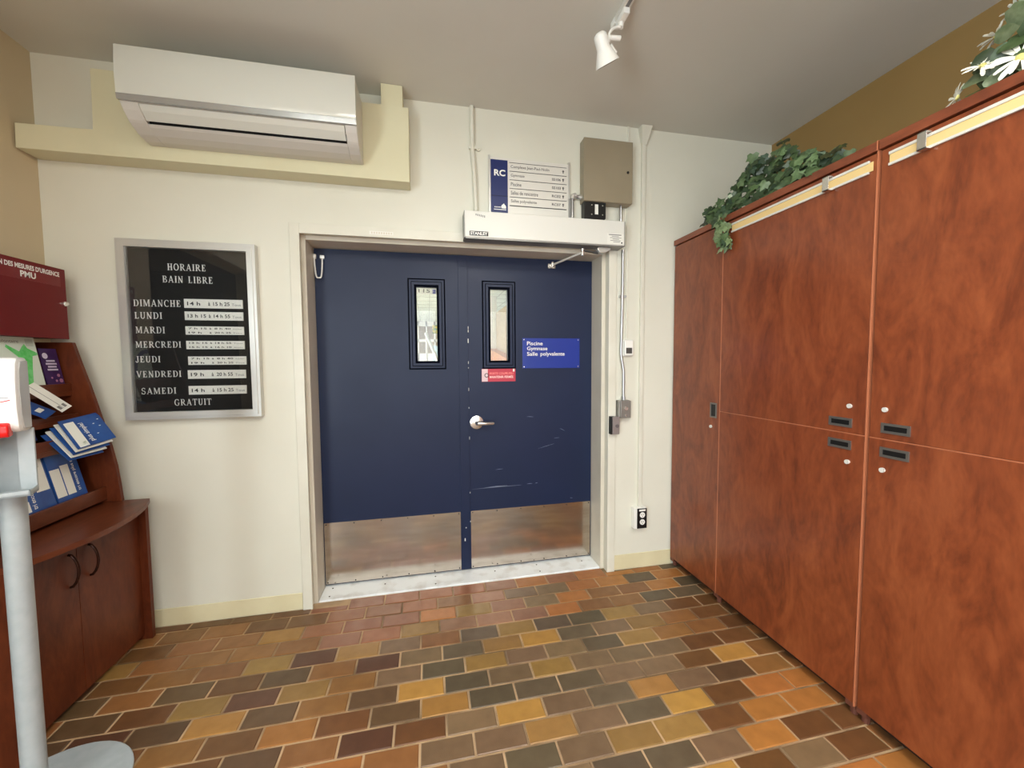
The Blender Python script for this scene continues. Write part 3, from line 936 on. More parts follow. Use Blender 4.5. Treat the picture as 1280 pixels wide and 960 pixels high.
def serif(s, l, r, b, t, y, parent):
    tot = sum(GL[c][1] + 0.16 for c in s) - 0.16
    k = (r - l) / tot
    bm = bmesh.new()
    x = 0
    for c in s:
        for pl_ in GL[c][0]:
            bm.faces.new([bm.verts.new((l + (x + p[0]) * k, y, b + p[1] * (t - b))) for p in pl_])
        x += GL[c][1] + 0.16
    return obj('lettering', bm, M_letter, parent)


LY = 2.425
for s, l, r, b_, t in (('HORAIRE', -1.326, -1.148, 1.934, 1.969), ('BAIN LIBRE', -1.351, -1.118, 1.870, 1.905), ('DIMANCHE', -1.487, -1.273, 1.744, 1.779),
                       ('LUNDI', -1.485, -1.362, 1.680, 1.714), ('MARDI', -1.484, -1.353, 1.605, 1.639), ('MERCREDI', -1.488, -1.283, 1.530, 1.563),
                       ('JEUDI', -1.490, -1.381, 1.453, 1.486), ('VENDREDI', -1.492, -1.289, 1.375, 1.408), ('SAMEDI', -1.475, -1.317, 1.286, 1.319),
                       ('GRATUIT', -1.328, -1.153, 1.222, 1.256)):
    serif(s, l, r, b_, t, LY, nb)
SEG1 = {'sD': (1.740, 1.787, [('14 h', 'à', '15 h 25', 'Tous')]), 'sL': (1.676, 1.721, [('13 h 15', 'à', '14 h 55', 'Tous')]),
        'sM': (1.599, 1.643, [('7 h 15', 'à', '8 h 40', 'Adultes'), ('19 h', 'à', '20 h 25', 'Tous')]),
        'sMe': (1.522, 1.566, [('13 h 15', 'à', '14 h 55', 'Tous'), ('15 h 15', 'à', '16 h 10', 'Aînés')]),
        'sJ': (1.438, 1.483, [('7 h 15', 'à', '8 h 40', 'Adultes'), ('19 h', 'à', '20 h 25', 'Tous')]),
        'sV': (1.364, 1.410, [('19 h', 'à', '20 h 55', 'Tous')]), 'sS': (1.279, 1.325, [('14 h', 'à', '15 h 25', 'Tous')])}
for kk, (z0, z1, rows) in SEG1.items():
    x0 = -1.257 if kk != 'sJ' else -1.252
    s_ = obj('hours_strip', BX(x0, x0 + 0.277, 2.4225, 2.428, z0, z1), M_paper, nb)
    hh = (z1 - z0) / len(rows)
    for i, q in enumerate(rows):
        zt = z1 - i * hh
        a, b_ = zt - hh * 0.72, zt - hh * 0.30
        for s, l, r in ((q[0], 0.014, 0.075 if len(q[0]) < 5 else 0.10), (q[1], 0.112, 0.122), (q[2], 0.136, 0.214), (q[3], 0.224, 0.268)):
            if s == q[3]:
                wtext('lettering', s, 2.422, x0 + l, x0 + r, a, a + (b_ - a) * 0.7, M_grey, s_, 0.0)
            else:
                wtext('lettering', s, 2.422, x0 + l, x0 + r, a, b_, M_ink, s_, 0.02)

# ------------------------------------------------------------------ cherry storage cabinets on the right
FX = 1.648


def cabinet(name, y0, y1, tall, split, label, flip):
    """y0..y1 along the wall; tall=(ya,yb) full-height door; split=(ya,yb) two stacked doors"""
    c = thing(name, (2.03, (y0 + y1) / 2, 0), label, 'cabinet', 'cherry storage cabinets')
    bm = bmesh.new()
    bx(bm, FX + 0.022, 2.40, y0, y0 + 0.018, 0.058, 2.212)
    bx(bm, FX + 0.022, 2.40, y1 - 0.018, y1, 0.058, 2.212)
    bx(bm, 2.38, 2.40, y0 + 0.018, y1 - 0.018, 0.058, 2.212)
    bx(bm, FX + 0.022, 2.38, y0 + 0.018, y1 - 0.018, 0.058, 0.078)
    ym = (tall[1] if not flip else tall[0])
    bx(bm, FX + 0.022, 2.38, ym - 0.009, ym + 0.009, 0.078, 2.212)
    bx(bm, FX + 0.022, FX + 0.05, y0 + 0.018, y1 - 0.018, 2.19, 2.212)
    obj('body', bm, M_wood, c)
    obj('top', BX(FX - 0.006, 2.405, y0, y1, 2.217, 2.251), M_woody, c, bevel=0.0015)
    obj('plinth', BX(FX + 0.06, 2.39, y0 + 0.01, y1 - 0.01, 0.0, 0.058), mat('dark_plinth', rgb(44, 24, 15), 0.6), c)
    g = 0.0022

    def door(ya, yb, za, zb, hy, hz, vert, ly, lz):
        d = obj('door', BX(FX, FX + 0.019, ya + g, yb - g, za + g, zb - g), M_wood, c, bevel=0.0012)
        hw, hh = (0.046, 0.0185) if not vert else (0.0275, 0.044)
        bm = bmesh.new()
        t = 0.009
        for q in ((hy - hw, hy - hw + t, hz - hh, hz + hh), (hy + hw - t, hy + hw, hz - hh, hz + hh), (hy - hw + t, hy + hw - t, hz - hh, hz - hh + t), (hy - hw + t, hy + hw - t, hz + hh - t, hz + hh)):
            bx(bm, FX - 0.004, FX + 0.001, q[0], q[1], q[2], q[3])
        h_ = obj('recessed_handle', bm, mat('handle_grey', rgb(132, 128, 122), 0.35, 0.75), d)
        obj('finger_cup', BX(FX - 0.0012, FX + 0.0005, hy - hw + t, hy + hw - t, hz - hh + t, hz + hh - t), M_black, h_)
        obj('lock', TUBE([(FX, ly, lz), (FX - 0.007, ly, lz)], 0.009, 16), M_aluw, d, smooth=True)
        return d
    s = -1 if not flip else 1
    sy = split[1] if flip else split[0]      # side of the stacked doors where the handles sit
    hy = 1.297 if not flip else 1.101
    ly = 1.262 if not flip else 1.136
    door(split[0], split[1], 1.147, 2.212, hy, 1.190, False, ly, 1.258)
    door(split[0], split[1], 0.058, 1.147, hy, 1.100, False, ly, 1.032)
    if not flip:
        door(tall[0], tall[1], 0.058, 2.212, 2.033, 1.148, True, 2.051, 1.049)
    else:
        door(tall[0], tall[1], 0.058, 2.212, 0.36, 1.148, True, 0.342, 1.049)
    # edge bands in the seams, bevel highlight painted into their pale colour
    sm = tall[0] if not flip else tall[1]
    bm = BX(FX - 0.0006, FX + 0.006, sm - 0.0022, sm + 0.0022, 0.058, 2.212)
    bx(bm, FX - 0.0006, FX + 0.006, split[0], split[1], 1.1455, 1.1485)
    obj('edge_band_highlight', bm, M_edge, c)
    for yy in (sm, y0 + 0.02, y1 - 0.02):
        bm = bmesh.new()
        bx(bm, FX + 0.004, FX + 0.05, yy - 0.018, yy + 0.018, 0.036, 0.058)
        tube(bm, [(FX + 0.03, yy, 0.004), (FX + 0.03, yy, 0.036)], 0.014, 10)
        obj('levelling_foot', bm, mat('foot_plastic', rgb(104, 60, 46), 0.5), c)
    return c


SEAM = 1.197
ca = cabinet('storage_cabinet', SEAM, 2.442, (1.985, 2.438), (SEAM + 0.006, 1.985), 'tall cherry cabinet reaching the back wall, ivy on its top', False)
cbb = cabinet('storage_cabinet', -0.05, SEAM - 0.003, (-0.046, 0.41), (0.41, SEAM - 0.008), 'tall cherry cabinet nearest the viewer, daisies on its top', True)
obj('seam_band', BX(FX - 0.0010, FX + 0.02, SEAM + 0.0005, SEAM + 0.0050, 0.05, 2.216), M_edge, ca)  # panel edge in the seam, its highlight painted in as a pale band
obj('seam_band', BX(FX - 0.0068, FX + 0.02, SEAM + 0.0005, SEAM + 0.0045, 2.216, 2.2518), M_edge, ca)


def rail(y0, y1, cardy0, clipy, label):
    r = thing('card_rail', (FX, (y0 + y1) / 2, 2.143), label, 'card holder', 'card rails on the upper cabinet doors')
    bm = bmesh.new()
    bx(bm, FX - 0.008, FX - 0.0005, y0, y1, 2.182, 2.192)
    bx(bm, FX - 0.008, FX - 0.0005, y0, y1, 2.143, 2.152)
    bx(bm, FX - 0.0025, FX - 0.0005, y0, y1, 2.152, 2.182)
    obj('channel', bm, M_aluw, r, bevel=0.001)
    obj('card', BX(FX - 0.0045, FX - 0.0027, cardy0, y1 - 0.002, 2.150, 2.184), M_yel, r)
    bm = bmesh.new()
    bx(bm, FX - 0.030, FX - 0.026, clipy - 0.013, clipy + 0.013, 2.140, 2.198)
    bx(bm, FX - 0.030, FX - 0.004, clipy - 0.013, clipy + 0.013, 2.194, 2.198)
    bx(bm, FX - 0.030, FX - 0.006, clipy - 0.013, clipy + 0.013, 2.140, 2.145)
    obj('clip', bm, M_chrome, r, bevel=0.001)


rail(1.226, 1.920, 1.212, 1.375, 'cream card strip in a pale metal rail under the ivy')
rail(0.44, 1.160, 0.44, 1.048, 'cream card strip in a pale metal rail on the nearest cabinet')


# ------------------------------------------------------------------ plants on the cabinets
def leafmesh(kind):
    bm = bmesh.new()
    if kind == 0:
        o = [(0, 0), (.22, -.14), (.46, -.02), (.40, .22), (.52, .50), (.26, .50), (.14, .72), (0, 1.0), (-.14, .72), (-.26, .50), (-.52, .50), (-.40, .22), (-.46, -.02), (-.22, -.14)]
    else:
        o = [(0, 0), (.20, -.02), (.36, .16), (.38, .40), (.28, .66), (.14, .86), (0, 1.0), (-.14, .86), (-.28, .66), (-.38, .40), (-.36, .16), (-.20, -.02)]
    c = bm.verts.new((0, .38, .0))
    vs = [bm.verts.new((x, y, -.22 * abs(x) - .12 * max(0, y - .6) + (0.04 if i % 2 else 0))) for i, (x, y) in enumerate(o)]
    for i in range(len(vs)):
        bm.faces.new((c, vs[i], vs[(i + 1) % len(vs)]))
    me = bpy.data.meshes.new('leaf')
    bm.to_mesh(me)
    bm.free()
    me.materials.append(M_leaf)
    for p in me.polygons:
        p.use_smooth = True
    return me


LM = [leafmesh(0), leafmesh(1)]


def put_leaf(root, pos, nrm, size, colr, kind, up=None):
    o = bpy.data.objects.new('leaf', LM[kind])
    COL.objects.link(o)
    n = Vector(nrm).normalized()
    d = Vector(up) if up else Vector((random.uniform(-1, 1), random.uniform(-1, 1), random.uniform(-1.2, 0.5)))
    d = d - n * d.dot(n)
    d.normalize()
    x = d.cross(n)
    mm = Matrix((x, d, n)).transposed().to_4x4() @ Matrix.Scale(size, 4)
    mm.translation = Vector(pos) - ORG[root.name] - d * size * 0.4
    o.parent = root
    o.matrix_local = mm
    o.color = colr
    return o


IVYC = [(66, 86, 54), (76, 98, 62), (54, 74, 47), (88, 110, 72), (44, 62, 41), (104, 126, 88), (68, 90, 70)]


def jc(c, a=0.12):
    k = random.uniform(1 - a, 1 + a)
    return (lin(c[0] * k), lin(c[1] * k), lin(c[2] * k), 1)


random.seed(5)
iv = thing('trailing_ivy', (1.80, 1.80, 2.251), 'bushy artificial ivy trailing over the edge of the far cabinet', 'plant')
obj('pot', TUBE([(1.92, 1.80, 2.251), (1.92, 1.80, 2.262), (1.92, 1.80, 2.34)], [0.06, 0.062, 0.08], 20), mat('dark_pot', rgb(50, 44, 36), 0.6), iv, smooth=True)
prof = [(2.19, 2.31), (2.12, 2.37), (2.05, 2.43), (1.98, 2.50), (1.92, 2.565), (1.87, 2.55), (1.80, 2.48), (1.74, 2.505), (1.66, 2.495), (1.58, 2.43), (1.52, 2.38), (1.46, 2.355), (1.41, 2.335)]


def topz(y):
    for (a, za), (b_, zb) in zip(prof, prof[1:]):
        if b_ <= y <= a:
            return za + (zb - za) * (a - y) / (a - b_)
    return 2.28


for i in range(255):
    y = random.uniform(1.44, 2.17)
    zt = topz(y)
    z = 2.255 + (zt - 2.262) * (random.random() ** 0.75)
    fr = (z - 2.25) / max(0.05, zt - 2.25)
    x = 1.675 + 0.10 * random.random() + 0.06 * fr + (0.08 if i % 4 == 0 else 0)
    n = Vector((-1.0 + random.uniform(-.5, .5), -0.55 + random.uniform(-.7, .7), 0.45 + random.uniform(-.7, .6)))
    put_leaf(iv, (x, y, z), n, random.uniform(0.042, 0.066), jc(random.choice(IVYC)), 0)
for (y, z, sz, c) in ((2.09, 2.285, .055, (150, 166, 104)), (2.13, 2.27, .045, (170, 184, 140)), (2.05, 2.29, .06, (96, 122, 74)), (2.00, 2.275, .06, (100, 126, 84)), (1.55, 2.30, .03, (206, 210, 196)), (1.97, 2.36, .03, (190, 200, 180))):
    put_leaf(iv, (1.665, y, z), (-1, -.5, .5), sz, jc(c, .05), 0)
for i in range(44):
    y = random.uniform(1.93, 2.16) if i < 30 else random.uniform(1.45, 1.65)
    put_leaf(iv, (random.uniform(1.650, 1.672), y, random.uniform(2.262, min(2.36, topz(y)))), (-1, -.5 + random.uniform(-.5, .5), .4 + random.uniform(-.5, .5)), random.uniform(.042, .062), jc(random.choice(IVYC)), 0)
# sprigs: one rising at the back, one to the right, one hanging over the edge
for (y, z, x) in ((1.775, 2.565, 1.80), (1.75, 2.56, 1.80), (1.46, 2.335, 1.72), (1.43, 2.34, 1.73), (1.41, 2.345, 1.73), (2.20, 2.285, 1.68)):
    put_leaf(iv, (x, y, z), (-.8, -.4, .8), 0.045, jc((62, 66, 34)), 0)
st1 = [(1.72, 1.99, 2.29), (1.66, 1.975, 2.275), (1.632, 1.965, 2.245), (1.626, 1.955, 2.18), (1.628, 1.945, 2.10), (1.628, 1.95, 2.045)]
bm = TUBE(st1, 0.0035, 6)
tube(bm, [(1.624, 1.93, 2.13), (1.620, 1.905, 2.115), (1.618, 1.893, 2.08), (1.620, 1.905, 2.055), (1.624, 1.93, 2.05)], 0.003, 6)
tube(bm, [(1.80, 1.72, 2.45), (1.80, 1.75, 2.53), (1.80, 1.775, 2.575)], 0.003, 6)
tube(bm, [(1.75, 1.52, 2.33), (1.74, 1.45, 2.33), (1.73, 1.405, 2.35)], 0.003, 6)
obj('stem', bm, M_stem, iv)
for i in range(30):
    t = i / 29
    y = 1.985 - 0.05 * t + random.uniform(-.045, .045)
    z = 2.235 - 0.17 * t + random.uniform(-.015, .015)
    c = random.choice(IVYC) if random.random() < .7 else (140, 158, 116)
    put_leaf(iv, (1.622 - random.random() * .02, y, z), (-1, -.3 + random.uniform(-.5, .5), .3 + random.uniform(-.5, .5)), random.uniform(.038, .058), jc(c), 0, up=(random.uniform(-.3, .3), random.uniform(-.8, .8), -1))

random.seed(9)
dz = thing('daisy_arrangement', (1.82, 0.80, 2.251), 'artificial white daisies with green leaves on the nearest cabinet', 'plant')
obj('basket', TUBE([(1.86, 0.80, 2.251), (1.86, 0.80, 2.26), (1.86, 0.80, 2.36)], [0.07, 0.073, 0.095], 20), mat('wicker', rgb(96, 76, 46), 0.7, col2=rgb(60, 46, 26), scale=120), dz)
for i in range(150):
    y = random.uniform(0.56, 0.99)
    zt = 2.30 + 0.36 * min(1, (1.01 - y) / 0.24)
    z = 2.258 + (zt - 2.258) * random.random()
    x = random.uniform(1.70, 1.84)
    c = random.choice([(66, 84, 50), (84, 102, 66), (46, 60, 36), (118, 130, 98), (56, 72, 44)])
    put_leaf(dz, (x, y, z), (-1 + random.uniform(-.4, .4), -.4 + random.uniform(-.7, .7), .3 + random.uniform(-.7, .7)), random.uniform(.05, .085), jc(c), 1)


def petalmesh():
    bm = bmesh.new()
    pr = [(0.16, .045), (.4, .08), (.75, .105), (.95, .075), (1.0, 0.02)]
    Lf = [bm.verts.new((r, w_, .02 + .10 * math.sin(r * 2.6) - .02)) for r, w_ in pr]
    Cn = [bm.verts.new((r, 0, .10 * math.sin(r * 2.6) - .02)) for r, w_ in pr]
    Rr = [bm.verts.new((r, -w_, .02 + .10 * math.sin(r * 2.6) - .02)) for r, w_ in pr]
    for i in range(len(pr) - 1):
        bm.faces.new((Lf[i], Lf[i + 1], Cn[i + 1], Cn[i]))
        bm.faces.new((Cn[i], Cn[i + 1], Rr[i + 1], Rr[i]))
    me = bpy.data.meshes.new('petal')
    bm.to_mesh(me)
    bm.free()
    me.materials.append(M_petal)
    for p in me.polygons:
        p.use_smooth = True
    return me


PM = petalmesh()
FB = bmesh.new()
bmesh.ops.create_uvsphere(FB, u_segments=12, v_segments=6, radius=0.2)
bmesh.ops.scale(FB, verts=FB.verts[:], vec=(1, 1, .6))
FM = bpy.data.meshes.new('flower')
FB.to_mesh(FM)
FB.free()
FM.materials.append(M_fcent)
for (pos, n, r) in (((1.705, 0.955, 2.355), (-.9, -.35, .75), .066), ((1.70, 0.868, 2.318), (-1, -.5, .35), .085), ((1.705, 1.012, 2.295), (-.25, .9, .4), .055),
                    ((1.74, 0.945, 2.44), (-.1, .5, 1), .055), ((1.75, 0.905, 2.49), (0, .6, 1), .05), ((1.70, 0.76, 2.36), (-1, -.3, .5), .07), ((1.72, 0.66, 2.33), (-1, -.6, .3), .07),
                    ((1.76, 0.84, 2.53), (-.2, .3, 1), .05), ((1.74, 0.80, 2.46), (-1, 0, .6), .06)):
    fo = bpy.data.objects.new('flower', FM)
    COL.objects.link(fo)
    nn = Vector(n).normalized()
    uu, vv = frame_of(nn)
    mm = Matrix((uu, vv, nn)).transposed().to_4x4() @ Matrix.Scale(r * 0.78, 4)
    mm.translation = Vector(pos) - ORG[dz.name]
    fo.parent = dz
    fo.matrix_local = mm
    for i in range(14):
        po = bpy.data.objects.new('petal', PM)
        COL.objects.link(po)
        po.parent = fo
        po.rotation_euler = (random.uniform(-.1, .1), random.uniform(-.35, .2), 2 * PI * i / 14 + random.uniform(-.1, .1))
        s = random.uniform(.85, 1.08)
        po.scale = (s, s, s)
bm = bmesh.new()
for (a, b_) in (((1.86, .80, 2.35), (1.72, .95, 2.35)), ((1.86, .80, 2.35), (1.71, .87, 2.31)), ((1.86, .80, 2.35), (1.72, 1.0, 2.29)), ((1.86, .8, 2.35), (1.74, .945, 2.43)), ((1.86, .8, 2.35), (1.75, .905, 2.48)), ((1.86, .8, 2.35), (1.76, .84, 2.52))):
    tube(bm, [a, b_], .003, 6)
obj('stem', bm, M_stem, dz)

# ------------------------------------------------------------------ mahogany credenza and brochure rack on the left
cr = thing('credenza', (-1.64, 2.0, 0), 'low mahogany cupboard with bowed top against the left wall', 'cupboard')
CY0, CY1 = 1.662, 2.374
KX = -1.478      # door plane


def bowx(y):
    t = (y - 2.018) / 0.356
    return -1.350 - 0.085 * t * t


bm = bmesh.new()
ys = [CY0 - 0.002 + i * (CY1 - CY0 + 0.004) / 16 for i in range(17)]
poly = [(XL + 0.004, CY0 - 0.002)] + [(bowx(y), y) for y in ys] + [(XL + 0.004, CY1 + 0.002)]
prism(bm, poly, lambda p, t: (p[0], p[1], t), 0.722, 0.745)
obj('worktop', bm, M_wood2y, cr, bevel=0.002)
bm = BX(XL + 0.006, -1.445, CY1 - 0.024, CY1, 0.004, 0.722)
obj('side_panel', bm, M_wood2, cr, bevel=0.001)
obj('side_panel', BX(XL + 0.006, -1.445, CY0, CY0 + 0.024, 0.004, 0.722), M_wood2, cr, bevel=0.001)
obj('carcass', BX(XL + 0.006, KX - 0.022, CY0 + 0.024, CY1 - 0.024, 0.05, 0.722), M_wood2, cr)
obj('toe_kick', BX(XL + 0.02, KX - 0.03, CY0 + 0.024, CY1 - 0.024, 0.004, 0.05), mat('dark_toe_kick', rgb(52, 20, 12), 0.6), cr)
ym = 1.985
for a, b_, hy in ((CY0 + 0.026, ym - 0.001, 1.945), (ym + 0.001, CY1 - 0.026, 2.045)):
    d = obj('door', BX(KX - 0.020, KX, a, b_, 0.032, 0.716), M_wood2, cr, bevel=0.001)
    pts = [(KX + 0.001, hy, 0.655), (KX + 0.012, hy - 0.001, 0.652)]
    for i in range(11):
        t = i / 10
        pts.append((KX + 0.012 + 0.022 * math.sin(PI * t) ** 0.7, hy, 0.650 - 0.128 * t))
    pts += [(KX + 0.012, hy, 0.520), (KX + 0.001, hy, 0.517)]
    obj('bow_handle', TUBE(pts, 0.0052, 8), M_bronze, d, smooth=True)

hu = thing('brochure_rack', (-1.74, 2.0, 0.745), 'mahogany stepped brochure rack with curved sides standing on the cupboard', 'brochure rack')
HY0, HY1 = 1.668, 2.372
crv = [(-1.545, 0.746), (-1.552, 0.83), (-1.562, 0.93), (-1.580, 1.03), (-1.600, 1.12), (-1.628, 1.24), (-1.655, 1.35), (-1.685, 1.46), (-1.708, 1.553)]
poly = crv + [(XL + 0.006, 1.553), (XL + 0.006, 0.746)]
for a, b_ in ((HY0, HY0 + 0.02), (HY1 - 0.02, HY1)):
    bm = bmesh.new()
    prism(bm, poly, lambda p, t: (p[0], t, p[1]), a, b_)
    obj('side_panel', bm, M_wood2, hu, bevel=0.0015)
obj('back_panel', BX(XL + 0.006, XL + 0.016, HY0 + 0.02, HY1 - 0.02, 0.746, 1.553), M_wood2, hu)
TIERS = [(-1.605, 0.762, 0.828), (-1.655, 1.055, 1.105), (-1.695, 1.175, 1.205), (-1.722, 1.308, 1.352)]
for i, (tx, z0, z1) in enumerate(TIERS):
    t_ = obj('shelf', BX(XL + 0.016, tx, HY0 + 0.02, HY1 - 0.02, z0 - (0.016 if i else 0.0), z0 + 0.004), M_wood2y, hu)
    obj('lip', BX(tx - 0.014, tx, HY0 + 0.02, HY1 - 0.02, z0 + 0.004, z1), M_wood2y, t_, bevel=0.001)


def sheet(name, o, u, v, wd, ht, th, mt, label, cat='brochure', group=None):
    """a booklet: o = lower-left front corner, u along its width, v up its height"""
    o, u, v = Vector(o), Vector(u).normalized(), Vector(v).normalized()
    n = u.cross(v).normalized()
    bm = bmesh.new()
    vs = []
    for k in (0, -th):
        for a, b_ in ((0, 0), (wd, 0), (wd, ht), (0, ht)):
            vs.append(bm.verts.new(o + u * a + v * b_ + n * k))
    for f in ((0, 1, 2, 3), (7, 6, 5, 4), (0, 4, 5, 1), (1, 5, 6, 2), (2, 6, 7, 3), (3, 7, 4, 0)):
        bm.faces.new([vs[i] for i in f])
    ob = obj(name, bm, mt, None)
    tag(ob, label, cat, group)

    def patch(pname, pts, mt2, lift=0.0006):
        bm2 = bmesh.new()
        bm2.faces.new([bm2.verts.new(o + u * a + v * b_ + n * lift) for a, b_ in pts])
        return obj(pname, bm2, mt2, ob)

    def txt(s, l, r, b_, t, mt2, vert=False, bold=0.01):
        if vert:
            return text('lettering', s, o + n * 0.0009 + u * l, v, -u, b_, t, -(r - l), 0, mt2, ob, bold)
        return text('lettering', s, o + n * 0.0009, u, v, l, r, b_, t, mt2, ob, bold)
    return ob, patch, txt


tilt = Vector((-0.16, 0, 1))
g1, pa, tx_ = sheet('brochure', (-1.736, 2.045, 1.336), (0, 1, 0), tilt, 0.195, 0.235, 0.006, M_lgrn, 'pale brochure with a green leaping figure in the top rack tier')
pa('figure', [(a + .028, b_) for a, b_ in [(.085, .02), (.11, .018), (.125, .09), (.14, .15), (.165, .155), (.165, .165), (.145, .175), (.125, .185), (.115, .205), (.10, .19), (.085, .17), (.06, .185), (.035, .20), (.03, .188), (.055, .165), (.08, .14), (.085, .08)]], M_pgreen)
tx_('volontaire', .03, .12, .208, .222, M_grey, bold=0.0)
pa('corner_print', [(.15, .195), (.185, .195), (.185, .228), (.15, .228)], mat('pale_sage', rgb(190, 204, 190), .6))
g2, pa, tx_ = sheet('brochure', (-1.738, 2.252, 1.338), (0, 1, 0), tilt, 0.088, 0.185, 0.004, M_purp, 'narrow purple leaflet with white print in top rack tier')
pa('seal', [(.022 + .014 * math.cos(2 * PI * i / 14), .150 + .014 * math.sin(2 * PI * i / 14)) for i in range(14)], mat('lilac', rgb(206, 198, 220), .5))
for i, (a, b_) in enumerate(((.022, .066), (.016, .072), (.024, .068), (.018, .072))):
    pa('print_line', [(a, .122 - i * .014), (b_, .122 - i * .014), (b_, .130 - i * .014), (a, .130 - i * .014)], mat('lilac', rgb(206, 198, 220), .5))
for (a, b_, r) in ((.066, .056, .008), (.05, .03, .006), (.074, .03, .010), (.03, .045, .005)):
    pa('dot', [(a + r * math.cos(2 * PI * i / 10), b_ + r * math.sin(2 * PI * i / 10)) for i in range(10)], mat('dusty_pink', rgb(176, 120, 150), .5))
g3, pa, tx_ = sheet('brochure', (-1.734, 1.835, 1.336), (0, 1, 0), tilt, 0.20, 0.232, 0.006, M_lgrn, 'pale brochure with a dark blue arc behind the dispenser')
for r0, r1, mm_ in ((.14, .165, mat('arc_blue', rgb(58, 70, 140), .5)), (.185, .188, M_ink)):
    P = [(.0 + r1 * math.cos(math.radians(a)), .04 + r1 * math.sin(math.radians(a))) for a in range(0, 91, 9)] + [(.0 + r0 * math.cos(math.radians(a)), .04 + r0 * math.sin(math.radians(a))) for a in range(90, -1, -9)]
    pa('arc', P, mm_)
# fanned slips and flopped blue bundles
g4, pa, tx_ = sheet('flyer', (-1.62, 2.156, 1.230), (-0.01, 0.065, 0.022), (-0.07, -0.068, 0.104), 0.069, 0.158, 0.0015, M_paper, 'long white flyer leaning out of the second rack tier', 'flyer')
pa('rule', [(.028, .01), (.0305, .01), (.0305, .155), (.028, .155)], M_grey)
for a in (.008, .038):
    pa('mark', [(a, .012), (a + .016, .012), (a + .016, .03), (a, .03)], M_grey)
g5, pa, tx_ = sheet('flyer', (-1.635, 2.098, 1.212), (-0.02, 0.065, 0.018), (-0.07, -0.03, 0.05), 0.085, 0.12, 0.006, M_pblue, 'dark blue flyers lying under the long white flyer', 'flyer')
pa('mark', [(.02, .03), (.06, .03), (.06, .05), (.02, .05)], M_paper)
g6, pa, tx_ = sheet('brochure_stack', (-1.690, 1.90, 1.112), (0, 1, 0), (-0.3, 0, 1), 0.22, 0.085, 0.02, mat('dark_blue_print', rgb(26, 40, 96), .45), 'dark blue folded brochures standing in the third rack tier', 'brochures')
tri = 'tri encore plus simple!'
for i in range(5):
    dz_ = -0.012 * i
    gx, pa, tx_ = sheet('sorting_brochure', (-1.55 - 0.004 * i, 2.128 - .007 * i, 1.064 - .011 * i), (0.03, 0.176, 0.02 - .004 * i), (-0.11, 0.054 - .005 * i, 0.12 - .006 * i), 0.180 - .006 * i, 0.172, 0.0035,
                        M_pblue if i % 2 == 0 else M_paper, ['topmost blue sorting brochure flopped forward over the rack tier', 'second flopped sorting brochure, right under the topmost one', 'third sorting brochure in the flopped stack', 'fourth sorting brochure in the flopped stack', 'lowest sorting brochure of the flopped stack'][i], 'brochure', 'flopped sorting brochures')
    if i == 0:
        pa('white_band', [(.012, .004), (.056, .004), (.056, .152), (.012, .152)], M_paper)
        pa('leaf_mark', [(.032, .012), (.05, .016), (.048, .032), (.034, .028)], mat('moss', rgb(96, 128, 60), .5))
        tx_('plus simple!', .066, .094, .02, .135, M_letter, True)
        for a, b_ in ((.12, .05), (.15, .09), (.16, .13), (.13, .11)):
            pa('star', [(a, b_), (a + .006, b_ + .003), (a, b_ + .006), (a - .006, b_ + .003)], M_letter)
tl = Vector((-0.22, 0, 1))
for i, (y0, dzz, lab) in enumerate(((1.965, 0.0, 'upright blue sorting brochure in bottom tier, beside the pole'), (2.125, 0.015, 'upright blue sorting brochure in bottom tier, nearest curved side panel'))):
    gx, pa, tx_ = sheet('sorting_brochure', (-1.622 + .002 * i, y0, 0.767), (0, 1, 0.0), tl, 0.152, 0.295 + dzz, 0.008, M_pblue, lab, 'brochure', 'upright sorting brochures')
    pa0, tx0 = pa, tx_
    pa = lambda n_, P_, m_: pa0(n_, [(a, b_ + .033 + dzz) for a, b_ in P_], m_)
    tx_ = lambda s_, l_, r_, b_, t_, m_, v_: tx0(s_, l_, r_, b_ + .033 + dzz, t_ + .033 + dzz, m_, v_)
    if i == 0:
        pa('white_band', [(.085, .10), (.145, .10), (.145, .243), (.085, .243)], M_paper)
        pa('leaf_mark', [(.10, .205), (.128, .205), (.128, .232), (.10, .232)], mat('moss', rgb(96, 128, 60), .5))
        pa('white_box', [(.012, .03), (.04, .03), (.04, .075), (.012, .075)], M_paper)
        tx_(tri, .048, .074, .035, .23, M_letter, True)
    else:
        pa('white_band', [(.002, .03), (.05, .03), (.05, .16), (.002, .16)], M_paper)
        pa('white_band', [(.056, .03), (.098, .03), (.098, .17), (.056, .17)], M_paper)
        tx_(tri, .108, .13, .035, .235, M_letter, True)
gx, pa, tx_ = sheet('sorting_brochure', (-1.622, 1.80, 0.767), (0, 1, 0), tl, 0.15, 0.223, 0.008, M_paper, 'white brochure in bottom tier half hidden behind the pole', 'brochure')
pa('blue_block', [(.0, .12), (.10, .12), (.10, .2), (.0, .2)], M_pblue)

